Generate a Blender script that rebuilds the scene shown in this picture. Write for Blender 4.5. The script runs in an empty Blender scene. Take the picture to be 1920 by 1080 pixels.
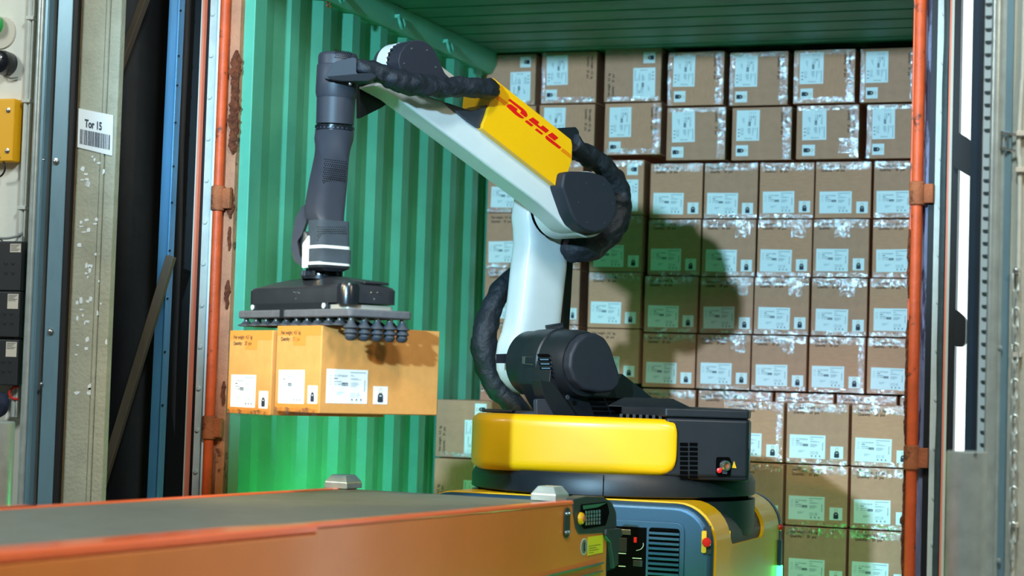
import bpy, bmesh, math, random
from mathutils import Vector, Matrix, noise

# ------------------------------------------------------------------ camera, world, lights, exposure
scene = bpy.context.scene
COL = scene.collection
FPX = 3700.0
YAW, ROLL, PITCH = math.radians(20.4), .031, math.atan(185 / 3700)
CAM = Vector((2.14, -6.11, 1.05))
Fh = Vector((-math.sin(YAW), math.cos(YAW), 0)); Rh = Vector((math.cos(YAW), math.sin(YAW), 0)); ZU = Vector((0, 0, 1))
FW = Fh * math.cos(PITCH) + ZU * math.sin(PITCH)
U0 = -Fh * math.sin(PITCH) + ZU * math.cos(PITCH)
RT = Rh * math.cos(ROLL) + U0 * math.sin(ROLL)
UP = U0 * math.cos(ROLL) - Rh * math.sin(ROLL)
cd = bpy.data.cameras.new('camera'); cam = bpy.data.objects.new('camera', cd); COL.objects.link(cam)
cd.sensor_width = 36; cd.lens = FPX * 36 / 1920; cd.clip_start = .05; cd.clip_end = 100
M3 = Matrix((RT, UP, -FW)).transposed()
cam.matrix_world = Matrix.Translation(CAM) @ M3.to_4x4()
cd.dof.use_dof = True; cd.dof.focus_distance = 6.9; cd.dof.aperture_fstop = 2.5
scene.camera = cam
vs = scene.view_settings
vs.view_transform = 'Standard'; vs.look = 'None'; vs.gamma = 1; vs.use_curve_mapping = False; vs.exposure = -.05

wd = bpy.data.worlds.new('daylight'); scene.world = wd; wd.use_nodes = True
bg = wd.node_tree.nodes['Background']; bg.inputs[0].default_value = (.78, .93, 1, 1); bg.inputs[1].default_value = 2.2

def lamp(name, kind, loc, target, power, color, size=.3, size_y=None, angle=None, blend=.3):
    d = bpy.data.lights.new(name, kind); d.energy = power; d.color = color
    o = bpy.data.objects.new(name, d); COL.objects.link(o); o.location = loc
    if target is not None:
        o.rotation_euler = (Vector(target) - Vector(loc)).to_track_quat('-Z', 'Y').to_euler()
    if kind == 'AREA':
        d.size = size
        if size_y: d.shape = 'RECTANGLE'; d.size_y = size_y
    elif kind == 'SPOT':
        d.shadow_soft_size = size; d.spot_size = angle; d.spot_blend = blend
    elif kind == 'SUN': d.angle = .01
    else: d.shadow_soft_size = size
    return o
# the dock's own trailer light (cold), the hall's lamps, two added fill lamps, daylight outside
lamp('dock_trailer_light', 'SPOT', (-.08, -6.0, 2.72), (-.05, 2.4, 1.62), 2450, (.42, .75, 1.0), .09, angle=math.radians(28), blend=.35)
lamp('hall_warm_lamp', 'SPOT', (-1.5, -4.1, 2.9), (-.60, -.75, 1.04), 640, (1.0, .72, .28), .15, angle=math.radians(22), blend=.6)
lamp('hall_ceiling_light', 'AREA', (1.7, -3.7, 4.7), (.1, -.2, .8), 165, (.84, .97, 1.0), .5, .9)
lamp('hall_left_fill', 'AREA', (-3.4, -3.6, 3.4), (-1.7, -.6, 1.6), 72, (.95, 1.0, .96), .5, .9)  # added fill that brightens the left dock wall and column
lamp('hall_side_fill', 'AREA', (3.7, -3.3, 3.5), (-.2, -.9, .6), 62, (1.0, .82, .58), .4, .8)  # added fill that brightens the conveyor side and the held cartons
lamp('daylight_sun', 'SUN', (3, 8, 6), (1.5, .3, 1.5), 9.0, (.93, .98, 1.0))

# ------------------------------------------------------------------ pixel helpers (photo measured at 1920x1080)
def ray(u, v): return FW + RT * ((u - 960) / FPX) - UP * ((v - 540) / FPX)
def atz(u, v, z): return CAM + ray(u, v) * z
def onY(u, v, Y): r = ray(u, v); return CAM + r * ((Y - CAM.y) / r.y)
def onX(u, v, X): r = ray(u, v); return CAM + r * ((X - CAM.x) / r.x)
def onZ(u, v, Z): r = ray(u, v); return CAM + r * ((Z - CAM.z) / r.z)
def PL(u, v, p0, n): r = ray(u, v); return CAM + r * ((p0 - CAM).dot(n) / r.dot(n))

# ------------------------------------------------------------------ materials
MATS = {}
def mat(name, col, rough=.55, metal=0., var=0., vscale=8., bump=0., bscale=60., spots=None, emit=None, estr=0., stretch=None, coat=0.):
    if name in MATS: return MATS[name]
    m = bpy.data.materials.new(name); m.use_nodes = True; MATS[name] = m
    nt = m.node_tree; N = nt.nodes; L = nt.links; p = N['Principled BSDF']
    c = tuple((x / 255) ** 2.2 for x in col) + (1,)
    p.inputs['Base Color'].default_value = c; p.inputs['Roughness'].default_value = rough; p.inputs['Metallic'].default_value = metal
    if coat: p.inputs['Coat Weight'].default_value = coat; p.inputs['Coat Roughness'].default_value = .12
    if emit:
        p.inputs['Emission Color'].default_value = tuple((x / 255) ** 2.2 for x in emit) + (1,); p.inputs['Emission Strength'].default_value = estr
    if var or bump or spots:
        tc = N.new('ShaderNodeTexCoord'); src = tc.outputs['Object']
        if stretch:
            mp = N.new('ShaderNodeMapping'); mp.inputs['Scale'].default_value = stretch; L.new(src, mp.inputs['Vector']); src = mp.outputs['Vector']
    if var:
        n = N.new('ShaderNodeTexNoise'); n.inputs['Scale'].default_value = vscale; n.inputs['Detail'].default_value = 8; n.inputs['Roughness'].default_value = .6
        L.new(src, n.inputs['Vector'])
        r = N.new('ShaderNodeValToRGB'); r.color_ramp.elements[0].position = .3; r.color_ramp.elements[1].position = .7
        r.color_ramp.elements[0].color = tuple(x * (1 - var) for x in c[:3]) + (1,)
        r.color_ramp.elements[1].color = tuple(min(1, x * (1 + var)) for x in c[:3]) + (1,)
        L.new(n.outputs['Fac'], r.inputs['Fac']); out = r.outputs['Color']
        if spots:   # (colour, scale, threshold): stains / rust / wear of their own shape
            scol, ssc, th = spots
            n2 = N.new('ShaderNodeTexNoise'); n2.inputs['Scale'].default_value = ssc; n2.inputs['Detail'].default_value = 10; n2.inputs['Roughness'].default_value = .65
            L.new(src, n2.inputs['Vector'])
            r2 = N.new('ShaderNodeValToRGB'); r2.color_ramp.elements[0].position = th; r2.color_ramp.elements[1].position = th + .06
            r2.color_ramp.elements[0].color = (0, 0, 0, 1); r2.color_ramp.elements[1].color = (1, 1, 1, 1)
            L.new(n2.outputs['Fac'], r2.inputs['Fac'])
            mx = N.new('ShaderNodeMix'); mx.data_type = 'RGBA'
            L.new(r2.outputs['Color'], mx.inputs['Factor']); L.new(out, mx.inputs['A'])
            mx.inputs['B'].default_value = tuple((x / 255) ** 2.2 for x in scol) + (1,)
            out = mx.outputs['Result']
        L.new(out, p.inputs['Base Color'])
    if bump:
        n = N.new('ShaderNodeTexNoise'); n.inputs['Scale'].default_value = bscale; n.inputs['Detail'].default_value = 6
        L.new(src, n.inputs['Vector'])
        b = N.new('ShaderNodeBump'); b.inputs['Strength'].default_value = bump; b.inputs['Distance'].default_value = .01
        L.new(n.outputs['Fac'], b.inputs['Height']); L.new(b.outputs['Normal'], p.inputs['Normal'])
    return m

KRAFT = mat('kraft_cardboard', (210, 146, 113), .8, var=.07, vscale=26, bump=.10, bscale=220, stretch=(1, 1, 3))
KRAFT2 = mat('kraft_cardboard_warm_lit', (212, 146, 78), .8, var=.08, vscale=20, bump=.10, bscale=220)  # held cartons' kraft, with the warm lamp's orange put into the colour
KRAFT3 = mat('kraft_cardboard_grey', (200, 142, 113), .8, var=.08, vscale=22, bump=.10, bscale=220)
PAPER = mat('label_paper', (236, 240, 240), .6)
INK = mat('label_ink', (72, 84, 96), .7)
INKP = mat('label_ink_pale', (160, 172, 180), .7)
INKB = mat('carton_ink', (74, 56, 44), .8)
BAGC = mat('bag_print_dark', (44, 50, 62), .7)
TAN = mat('bag_print_tan', (206, 176, 128), .7)
GREEN = mat('container_green', (90, 174, 144), .5, var=.10, vscale=5, bump=.06, bscale=35, spots=((120, 200, 172), 55, .66))
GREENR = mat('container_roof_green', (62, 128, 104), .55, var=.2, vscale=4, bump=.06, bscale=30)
PALEG = mat('pale_green_paint', (150, 200, 175), .5, var=.1, vscale=20)
ORANGEP = mat('post_orange_paint', (222, 88, 42), .5, var=.16, vscale=16, bump=.15, bscale=90, spots=((104, 52, 30), 14, .60))
RUST = mat('rusty_steel', (168, 92, 56), .8, var=.3, vscale=14, bump=.4, bscale=110, spots=((82, 44, 30), 9, .55))
RUSTP = mat('rusty_steel_peach', (190, 130, 98), .75, var=.2, vscale=12, bump=.25, bscale=90, spots=((96, 52, 36), 8, .60))
PURPLE = mat('flaking_violet_paint', (122, 124, 152), .7, var=.35, vscale=40, bump=.4, bscale=160, stretch=(1, 1, .12), spots=((52, 40, 60), 30, .52))
GREYW = mat('grey_white_paint', (200, 206, 198), .55, var=.08, vscale=20)
WHITEP = mat('white_gloss_strip', (240, 244, 248), .4)
BLACKR = mat('black_rubber', (17, 18, 21), .6, var=.2, vscale=30)
SEAL = mat('dark_green_seal', (52, 66, 68), .6, var=.2, vscale=30)
PINKL = mat('red_marking_line', (236, 130, 100), .6)
CREAM = mat('cream_strip', (206, 200, 186), .6)
TARP = mat('black_tarpaulin', (24, 25, 28), .6, var=.35, vscale=3, bump=.4, bscale=6)
BLUEST = mat('blue_grey_steel', (116, 150, 166), .38, .35, var=.14, vscale=9, spots=((92, 84, 72), 7, .66), stretch=(1, 1, .3))
BLUEST2 = mat('blue_steel_frame', (92, 150, 196), .35, .35, var=.2, vscale=6, stretch=(1, 1, .3))
BROWNST = mat('stained_steel', (118, 112, 104), .5, .3, var=.25, vscale=6, stretch=(1, 1, .3))
GALV = mat('galvanised_steel', (186, 200, 200), .32, .55, var=.14, vscale=20, bump=.05, bscale=50)
CONC = mat('concrete_column', (164, 166, 148), .85, var=.14, vscale=10, bump=.35, bscale=80, spots=((110, 112, 98), 26, .68))
WALLW = mat('white_wall_paint', (226, 228, 218), .8, var=.05, vscale=5, bump=.06, bscale=60)
WALLG = mat('grey_wall_plaster', (176, 178, 166), .85, var=.10, vscale=6, bump=.25, bscale=60, spots=((120, 130, 120), 30, .70))
TIMBER = mat('dark_brace', (88, 78, 66), .7, var=.25, vscale=9, stretch=(1, 1, .3))
FLOORM = mat('hall_floor_concrete', (110, 112, 108), .7, var=.2, vscale=4)
WOODF = mat('container_floor_wood', (92, 74, 54), .8, var=.25, vscale=5)
HALLM = mat('hall_paint', (150, 155, 150), .9, var=.03, vscale=2)
ARMW = mat('robot_white_shell', (206, 212, 212), .38, var=.03, vscale=14, coat=.15, spots=((190, 192, 186), 60, .76))
DARKG = mat('robot_charcoal', (54, 57, 66), .48, var=.07, vscale=30, bump=.05, bscale=400)
BLK = mat('robot_black_plastic', (32, 35, 40), .42, var=.12, vscale=18, bump=.05, bscale=300, spots=((50, 56, 62), 34, .72))
BLKM = mat('robot_black_matte', (38, 40, 49), .6, var=.05, vscale=40, bump=.06, bscale=500)
BLKG = mat('robot_black_gloss', (26, 30, 36), .25, coat=.2)
YEL = mat('robot_yellow', (251, 181, 0), .36, var=.02, vscale=8, coat=.2)
RED = mat('logo_red', (226, 20, 16), .45)
REDB = mat('red_button', (222, 36, 30), .35, coat=.3)
YEL2 = mat('yellow_plate', (240, 176, 20), .5)
CLOTH = mat('black_sleeve_cloth', (32, 36, 44), .62, var=.2, vscale=24, bump=.9, bscale=34)
BLUEB = mat('base_slate_metallic', (54, 82, 104), .36, .45, var=.06, vscale=200, bump=.10, bscale=500)
HOLE = mat('vent_dark', (5, 5, 6), 1.); HOLE.node_tree.nodes['Principled BSDF'].inputs['Specular IOR Level'].default_value = .1
SLATE = mat('wrist_slate', (62, 70, 78), .5, var=.15, vscale=20, spots=((150, 160, 162), 22, .70))
RUB = mat('suction_rubber', (58, 64, 72), .62, var=.15, vscale=40)
FOAM = mat('gripper_plate_grey', (92, 92, 96), .7, var=.15, vscale=40, bump=.15, bscale=200, spots=((150, 150, 150), 30, .70))
SILV = mat('bright_steel', (206, 210, 212), .22, .95)
PANW = mat('wrist_white', (206, 210, 206), .45, var=.06, vscale=30)
ORC = mat('conveyor_orange', (216, 122, 50), .34, var=.05, vscale=5, coat=.25)
ORE = mat('conveyor_edge_orange', (250, 112, 62), .3, var=.05, vscale=9, coat=.3)
BELT = mat('belt_rubber', (112, 116, 108), .55, var=.10, vscale=10, bump=.1, bscale=300)
DGRN = mat('conveyor_end_dark', (52, 60, 58), .5, var=.1, vscale=20)
LEDG = mat('led_green', (60, 255, 120), .4, emit=(50, 255, 110), estr=9)
GRNL = mat('green_lamp_glass', (20, 150, 70), .2, emit=(10, 140, 60), estr=.25, coat=.4)
BOXK = mat('control_box_black', (40, 44, 48), .5, var=.1, vscale=20)
REDC = mat('red_cable', (216, 50, 40), .45)
GREYC = mat('grey_cable', (130, 136, 136), .5)
NAVY = mat('navy_cloth', (34, 44, 66), .8, var=.2, vscale=20, bump=.4, bscale=40)
SCREEN = mat('sign_paper', (226, 236, 240), .45)
SIGNI = mat('sign_ink', (34, 44, 60), .6)
def tape_mat():
    m = bpy.data.materials.new('clear_tape'); m.use_nodes = True; nt = m.node_tree; N = nt.nodes; L = nt.links
    N.remove(N['Principled BSDF']); o = N['Material Output']
    tr = N.new('ShaderNodeBsdfTransparent'); gl = N.new('ShaderNodeBsdfGlossy'); gl.inputs['Roughness'].default_value = .14
    gl.inputs['Color'].default_value = (1, 1, 1, 1); tr.inputs['Color'].default_value = (.97, .95, .92, 1)
    tc = N.new('ShaderNodeTexCoord'); oi = N.new('ShaderNodeObjectInfo'); ad = N.new('ShaderNodeVectorMath'); ad.operation = 'ADD'
    n = N.new('ShaderNodeTexNoise'); n.inputs['Scale'].default_value = 75; n.inputs['Detail'].default_value = 4
    L.new(tc.outputs['Object'], ad.inputs[0]); L.new(oi.outputs['Random'], ad.inputs[1]); L.new(ad.outputs[0], n.inputs['Vector'])
    b = N.new('ShaderNodeBump'); b.inputs['Strength'].default_value = 1; b.inputs['Distance'].default_value = .006
    L.new(n.outputs['Fac'], b.inputs['Height']); L.new(b.outputs['Normal'], gl.inputs['Normal'])
    mx = N.new('ShaderNodeMixShader')
    n2 = N.new('ShaderNodeTexNoise'); n2.inputs['Scale'].default_value = 38; n2.inputs['Detail'].default_value = 4; n2.inputs['Roughness'].default_value = .7
    L.new(ad.outputs[0], n2.inputs['Vector'])
    rp = N.new('ShaderNodeValToRGB'); rp.color_ramp.elements[0].position = .46; rp.color_ramp.elements[1].position = .66
    rp.color_ramp.elements[0].color = (.05, .05, .05, 1); rp.color_ramp.elements[1].color = (.62, .62, .62, 1)
    L.new(n2.outputs['Fac'], rp.inputs['Fac']); L.new(rp.outputs['Color'], mx.inputs[0])
    L.new(tr.outputs[0], mx.inputs[1]); L.new(gl.outputs[0], mx.inputs[2]); L.new(mx.outputs[0], o.inputs['Surface'])
    return m
TAPE = tape_mat()

# ------------------------------------------------------------------ mesh helpers
class MB:
    def __init__(s): s.v = []; s.f = []; s.m = []
    def add(s, vs, fs, mi=0):
        b = len(s.v); s.v += [Vector(x) for x in vs]
        for f in fs: s.f.append(tuple(i + b for i in f)); s.m.append(mi)
        return s
    def box(s, a, b, mi=0):
        x0, y0, z0 = a; x1, y1, z1 = b
        return s.add([(x0,y0,z0),(x1,y0,z0),(x1,y1,z0),(x0,y1,z0),(x0,y0,z1),(x1,y0,z1),(x1,y1,z1),(x0,y1,z1)],
                     [(0,3,2,1),(4,5,6,7),(0,1,5,4),(1,2,6,5),(2,3,7,6),(3,0,4,7)], mi)
    def obox(s, c, ax, ay, az, hx, hy, hz, mi=0):
        c = Vector(c); P = []
        for k in (-1, 1):
            for (i, j) in ((-1,-1),(1,-1),(1,1),(-1,1)): P.append(c + ax * (i * hx) + ay * (j * hy) + az * (k * hz))
        return s.add(P, [(0,3,2,1),(4,5,6,7),(0,1,5,4),(1,2,6,5),(2,3,7,6),(3,0,4,7)], mi)
    def prism(s, pts, vec, mi=0):
        n = len(pts); vec = Vector(vec)
        P = [Vector(p) for p in pts] + [Vector(p) + vec for p in pts]
        return s.add(P, [tuple(range(n)), tuple(range(2 * n - 1, n - 1, -1))] + [(i, n + i, n + (i + 1) % n, (i + 1) % n) for i in range(n)], mi)
    def loft(s, rings, mi=0, cap=True):
        n = len(rings[0]); P = [p for r in rings for p in r]; F = []
        for k in range(len(rings) - 1):
            for i in range(n):
                j = (i + 1) % n; F.append((k*n+i, k*n+j, (k+1)*n+j, (k+1)*n+i))
        if cap: F.append(tuple(range(n - 1, -1, -1))); F.append(tuple(range((len(rings)-1)*n, len(rings)*n)))
        return s.add(P, F, mi)
    def cyl(s, a, b, r, r2=None, n=20, mi=0):
        a = Vector(a); b = Vector(b); d = (b - a).normalized(); x = d.orthogonal().normalized(); y = d.cross(x)
        return s.loft([ring(a, x, y, r, r, n), ring(b, x, y, r2 if r2 is not None else r, r2 if r2 is not None else r, n)], mi)
    def lathe(s, a, d, prof, n=24, mi=0):
        a = Vector(a); d = Vector(d).normalized(); x = d.orthogonal().normalized(); y = d.cross(x)
        return s.loft([ring(a + d * h, x, y, r, r, n) for (r, h) in prof], mi)
    def sphere(s, c, r, n=12, mi=0):
        return s.lathe(Vector(c) - ZU * r, ZU, [(max(1e-4, r * math.sin(math.pi * k / 8)), r - r * math.cos(math.pi * k / 8)) for k in range(9)], n, mi)
    def tube(s, pts, rad, n=14, mi=0, res=6, wob=0., seed=0, sq=1.):
        P, Rr = resample([Vector(p) for p in pts], rad if isinstance(rad, (list, tuple)) else [rad] * len(pts), res)
        rings = []; x = None
        for i, p in enumerate(P):
            t = (P[min(i + 1, len(P) - 1)] - P[max(i - 1, 0)]).normalized()
            x = t.orthogonal() if x is None else x - t * x.dot(t)
            x.normalize(); y = t.cross(x); rg = []
            for k in range(n):
                a = 2 * math.pi * k / n; r = Rr[i]
                if wob:
                    q = Vector((math.cos(a) * 1.3 + seed, math.sin(a) * 1.3, i * .24))
                    r *= 1 + wob * (noise.noise(q) * 1.5 + 1.1 * noise.noise(Vector((math.cos(a) * 2.6 + i * .12, math.sin(a) * 2.6 + seed, i * .30))) + .5 * abs(math.sin(i * .30 + 2.6 * math.cos(a) + seed)))
                rg.append(p + x * (math.cos(a) * r) + y * (math.sin(a) * r * sq))
            rings.append(rg)
        return s.loft(rings, mi)

def resample(P, R, res):
    if len(P) == 2 or res <= 1: return P, R
    o, q = [], []
    for i in range(len(P) - 1):
        a, b, c, d = P[max(i-1,0)], P[i], P[i+1], P[min(i+2,len(P)-1)]
        for k in range(res):
            t = k / res
            o.append(.5 * ((2*b) + (c-a)*t + (2*a-5*b+4*c-d)*t*t + (3*b-a-3*c+d)*t*t*t)); q.append(R[i] + (R[i+1]-R[i]) * t)
    return o + [P[-1]], q + [R[-1]]
def ring(c, x, y, rx, ry, n=24, pw=2.):
    o = []
    for k in range(n):
        a = 2 * math.pi * (k + .5) / n; ca, sa = math.cos(a), math.sin(a)
        o.append(Vector(c) + x * (rx * math.copysign(abs(ca) ** (2/pw), ca)) + y * (ry * math.copysign(abs(sa) ** (2/pw), sa)))
    return o
def rpoly(pts, r, seg=4):
    """Round the corners of a polygon of 3-D points; r a number or one per corner."""
    n = len(pts); out = []
    for i in range(n):
        p = Vector(pts[i]); a = Vector(pts[i-1]); b = Vector(pts[(i+1) % n]); rr = r[i] if isinstance(r, (list, tuple)) else r
        if rr <= 0: out.append(p); continue
        da, db = a - p, b - p; q = min(rr, da.length * .45, db.length * .45)
        s, e = p + da.normalized() * q, p + db.normalized() * q
        for k in range(seg + 1):
            t = k / seg; out.append(s * (1-t)**2 + p * (2*t*(1-t)) + e * t*t)
    return out

OFF = {}
def empty(name, loc, label, cat, group=None):
    o = bpy.data.objects.new(name, None); COL.objects.link(o); o.location = loc; o.empty_display_size = .1
    OFF[o.name] = Vector(loc); o['label'] = label; o['category'] = cat
    if group: o['group'] = group
    return o
def mesh(name, mb, mats, off=Vector((0, 0, 0)), smooth=35):
    me = bpy.data.meshes.new(name)
    me.from_pydata([tuple(v - off) for v in mb.v], [], mb.f)
    for m in (mats if isinstance(mats, (list, tuple)) else [mats]): me.materials.append(m)
    me.polygons.foreach_set('material_index', mb.m)
    bm = bmesh.new(); bm.from_mesh(me); bmesh.ops.recalc_face_normals(bm, faces=bm.faces); bm.to_mesh(me); bm.free()
    if smooth:
        me.shade_smooth(); me.set_sharp_from_angle(angle=math.radians(smooth))
    return me
def part(name, mb, mats, parent=None, bevel=0., seg=3, smooth=35, label=None, kind=None):
    off = OFF.get(parent.name, Vector()) if parent else Vector()
    o = bpy.data.objects.new(name, mesh(name, mb, mats, off, smooth)); COL.objects.link(o)
    if parent: o.parent = parent; OFF[o.name] = off
    if bevel:
        b = o.modifiers.new('bevel', 'BEVEL'); b.width = bevel; b.segments = seg; b.limit_method = 'ANGLE'; b.angle_limit = math.radians(32); b.harden_normals = True
    if label: o['label'] = label
    if kind: o['kind'] = kind
    return o
def thing(name, mb, mats, label, cat, group=None, **k):
    """one-mesh top-level thing whose origin sits at the middle of its base"""
    lo = Vector((min(v.x for v in mb.v), min(v.y for v in mb.v), min(v.z for v in mb.v))); hi = Vector((max(v.x for v in mb.v), max(v.y for v in mb.v), 0))
    base = Vector(((lo.x + hi.x) / 2, (lo.y + hi.y) / 2, lo.z))
    for i in range(len(mb.v)): mb.v[i] = mb.v[i] - base
    o = part(name, mb, mats, None, **k); o.location = base; OFF[o.name] = base
    o['label'] = label; o['category'] = cat
    if group: o['group'] = group
    return o
def struct(name, mb, mats, **k):
    o = part(name, mb, mats, None, **k); o['kind'] = 'structure'; OFF[o.name] = Vector(); return o
def copy_to(o, parent):
    c = o.copy(); COL.objects.link(c); c.parent = parent; return c
_tc = {}
def text_geo(s, size, bold=0.):
    """flat text outline as (verts2d, faces), lower-left at the origin"""
    if (s, size, bold) in _tc: return _tc[(s, size, bold)]
    c = bpy.data.curves.new('t', 'FONT'); c.body = s; c.size = size; c.resolution_u = 3; c.offset = bold
    o = bpy.data.objects.new('t', c); COL.objects.link(o)
    dg = bpy.context.evaluated_depsgraph_get(); dg.update()
    me = o.evaluated_get(dg).to_mesh()
    r = ([(v.co.x, v.co.y) for v in me.vertices], [tuple(p.vertices) for p in me.polygons])
    o.evaluated_get(dg).to_mesh_clear(); bpy.data.objects.remove(o); bpy.data.curves.remove(c)
    _tc[(s, size, bold)] = r; return r
def add_text(mb, s, size, org, ax, ay, width=None, mi=0, bold=0.):
    v, f = text_geo(s, size, bold); w = max(p[0] for p in v) if v else 1; k = width / w if width else 1
    mb.add([Vector(org) + ax * (p[0] * k) + ay * p[1] for p in v], f, mi)
VX, VY, VZ = Vector((1, 0, 0)), Vector((0, 1, 0)), Vector((0, 0, 1))
random.seed(7)

# ------------------------------------------------------------------ the container (setting)
CL, CR, CT, CB = -1.17, 1.17, 2.60, 2.86      # inner left / right, roof, back
def corrugated(x, out, y0, y1, z0, z1):
    """one corrugated sheet: pitch .266, depth .036; 'out' is the sign of the outside"""
    mb = MB(); pr = []; y = y0; dpt = .036 * out
    while y < y1:
        for (dy, d) in ((0, 0), (.070, 0), (.136, dpt), (.200, dpt)): pr.append((y + dy, x + d))
        y += .266
    pr.append((y, x)); n = len(pr)
    V = [(p[1], p[0], z0) for p in pr] + [(p[1], p[0], z1) for p in pr] + [(p[1] + .004 * out, p[0], z0) for p in pr] + [(p[1] + .004 * out, p[0], z1) for p in pr]
    mb.add(V, [(i, i+1, n+i+1, n+i) for i in range(n-1)] + [(2*n+i, 3*n+i, 3*n+i+1, 2*n+i+1) for i in range(n-1)])
    return mb
y_first = onX(582, 300, CL).y      # a facing slope begins where the photo shows it
yc = y_first - .200 - .266
wl = struct('wall_left', corrugated(CL, -1, yc, CB + .05, 0, CT - .09), GREEN, smooth=0)
struct('wall_right', corrugated(CR, 1, .08, CB + .05, 0, CT - .09), GREEN, smooth=0)
struct('wall_back', MB().box((CL - .05, CB + .04, 0), (CR + .05, CB + .08, CT)), GREEN)
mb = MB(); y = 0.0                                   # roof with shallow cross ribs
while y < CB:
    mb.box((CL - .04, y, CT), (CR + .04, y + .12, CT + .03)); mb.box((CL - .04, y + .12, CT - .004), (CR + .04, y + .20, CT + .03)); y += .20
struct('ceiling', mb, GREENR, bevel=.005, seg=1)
struct('floor', MB().box((-6, -10, -.1), (6, CB + .1, 0)), FLOORM)
# top side rail of the left wall and its lashing rings
struct('trim_1', MB().prism([(CL - .03, 0, CT - .10), (CL + .012, 0, CT - .10), (CL + .035, 0, CT - .06), (CL + .035, 0, CT), (CL - .03, 0, CT)], (0, CB, 0)), GREEN, bevel=.006)
struct('trim_2', MB().box((CR - .03, 0, CT - .10), (CR + .04, CB, CT)), GREEN)
struct('trim_3', MB().box((CL - .1, -.02, CT), (CR + .1, .08, CT + .12)), GREEN)
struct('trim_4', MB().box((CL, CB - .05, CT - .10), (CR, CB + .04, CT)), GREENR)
for k, (u, v) in enumerate(((742, 38), (833, 84), (907 - 280, -12))):
    p = onX(u, v, CL + .03)
    mb = MB().tube([p + Vector((.02, -.018, .012)), p + Vector((.03, -.024, -.018)), p + Vector((.03, 0, -.036)), p + Vector((.03, .024, -.018)), p + Vector((.02, .018, .012))], .0062, 10)
    mb.box((p.x - .03, p.y - .022, p.z + .006), (p.x + .026, p.y + .022, p.z + .02))
    part('lashing_ring', mb, GREEN, wl)
# small orange dots at the top of the wall, lashing bar and its stubs near the door
mb = MB()
for (u, v) in ((612, 3), (618, 6), (613, 10), (619, 13), (616, -3)):
    p = onX(u, v, CL + .002); mb.cyl(p, p + Vector((.002, 0, 0)), .0045, n=10)
part('wall_dots', mb, mat('orange_dots', (240, 100, 40), .5), wl)

# ---- vertical members around the door, placed from their photo columns on a plane Y
def vs_x(u, Y, v=300): return onY(u, v, Y).x
def vstrip(u0, u1, Y, dep, z0=0, z1=3.2, v=300): return MB().box((vs_x(u0, Y, v), Y, z0), (vs_x(u1, Y, v), Y + dep, z1))
# left end of the container
mb = MB().box((vs_x(420, 0), -.0, 0), (vs_x(441, 0), .06, CT)); mb.box((vs_x(404, 0) - .005, .0, 0), (vs_x(421, 0), .05, CT))
post = struct('trim_5', mb, RUSTP, bevel=.004)
mb = MB().box((vs_x(441, .03), .03, 0), (CL + .03, yc + .02, CT)); mb.box((vs_x(455, .1), .06, 0), (vs_x(470, .1), .14, CT))
struct('trim_6', mb, GREEN, bevel=.004)
mb = MB().cyl((vs_x(412, -.02), -.022, 0), (vs_x(412, -.02), -.022, CT), .0175, n=18)
bar = thing('door_locking_bar', mb, ORANGEP, 'orange rust-flecked locking bar on the left container post', 'locking bar')
def hinge(root, x, z, hh, right):
    m = MB().lathe((x, -.022, z - hh), VZ, [(.018, 0), (.0245, .003), (.0245, 2*hh - .003), (.018, 2*hh)], 18)
    m.box((x if right else x - .03, -.03, z - hh * .8), (x + .05 if right else x, -.01, z + hh * .8))
    part('bar_guide', m, RUST, root, bevel=.003, label='brown rusty bar guide')
for (v, h) in ((372, .045), (802, .042)): hinge(bar, vs_x(412, -.02), onY(405, v, -.02).z, h, True)
# thick flaking rust along the post edge
for (v0, v1, w, sd) in ((95, 290, .017, 1), (352, 410, .013, 2), (425, 470, .008, 5), (525, 580, .010, 3), (715, 760, .008, 4)):
    z1, z0 = onY(430, v0, 0).z, onY(430, v1, 0).z; x = vs_x(437, 0); P = []; n = max(4, int((z1 - z0) / .02))
    mb = MB().tube([Vector((x + .006 * noise.noise(Vector((k * .7, sd, 0))), -.004, z0 + (z1 - z0) * k / n)) for k in range(n + 1)],
                   [.003] + [w * (.75 + .6 * abs(noise.noise(Vector((k * .9, sd, 3))))) for k in range(n - 1)] + [.003], 10, wob=.3, seed=sd, sq=.5)
    part('rust_scale', mb, mat('rust_scale', (112, 58, 36), .9, var=.5, vscale=40, bump=1., bscale=120), post)
# pale vertical tube just inside with two stubs
xt = vs_x(474, .12)
mb = MB().cyl((xt, .12, 0), (xt, .12, CT), .013, n=14)
lb = thing('lashing_bar', mb, PALEG, 'pale green vertical lashing bar just inside the container', 'lashing bar')
for v in (393, 802): p = onY(462, v, .12); part('stub', MB().cyl((xt - .05, .12, p.z), (xt + .005, .12, p.z), .009, n=10), PALEG, lb)
# left strips between container post and dock shelter
struct('trim_7', vstrip(398, 403.5, -.03, .015, 0, CT), WHITEP, bevel=.001)
bs = struct('trim_8', vstrip(383, 398, -.01, .02, 0, CT), GREYW, bevel=.002)
for v in range(-60, 1000, 78):
    p = onY(388.5 - (v - 300) * .037, v + 8, -.012); part('rivet', MB().lathe(p, (0, -1, 0), [(.0001, .003), (.006, .003), (.0085, 0)][::-1] if 0 else [(.009, 0), (.007, .004), (.0002, .005)], 10), GREYW, bs)
struct('trim_9', vstrip(373, 383, -.005, .03, 0, CT), BLACKR)
struct('trim_10', vstrip(368.5, 373, -.03, .02, 0, CT), PINKL)
struct('trim_11', vstrip(366.5, 368.6, -.032, .02, 0, CT), CREAM)
struct('trim_12', vstrip(333, 367, -.02, .04, 0, 3.2), BLACKR)
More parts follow.
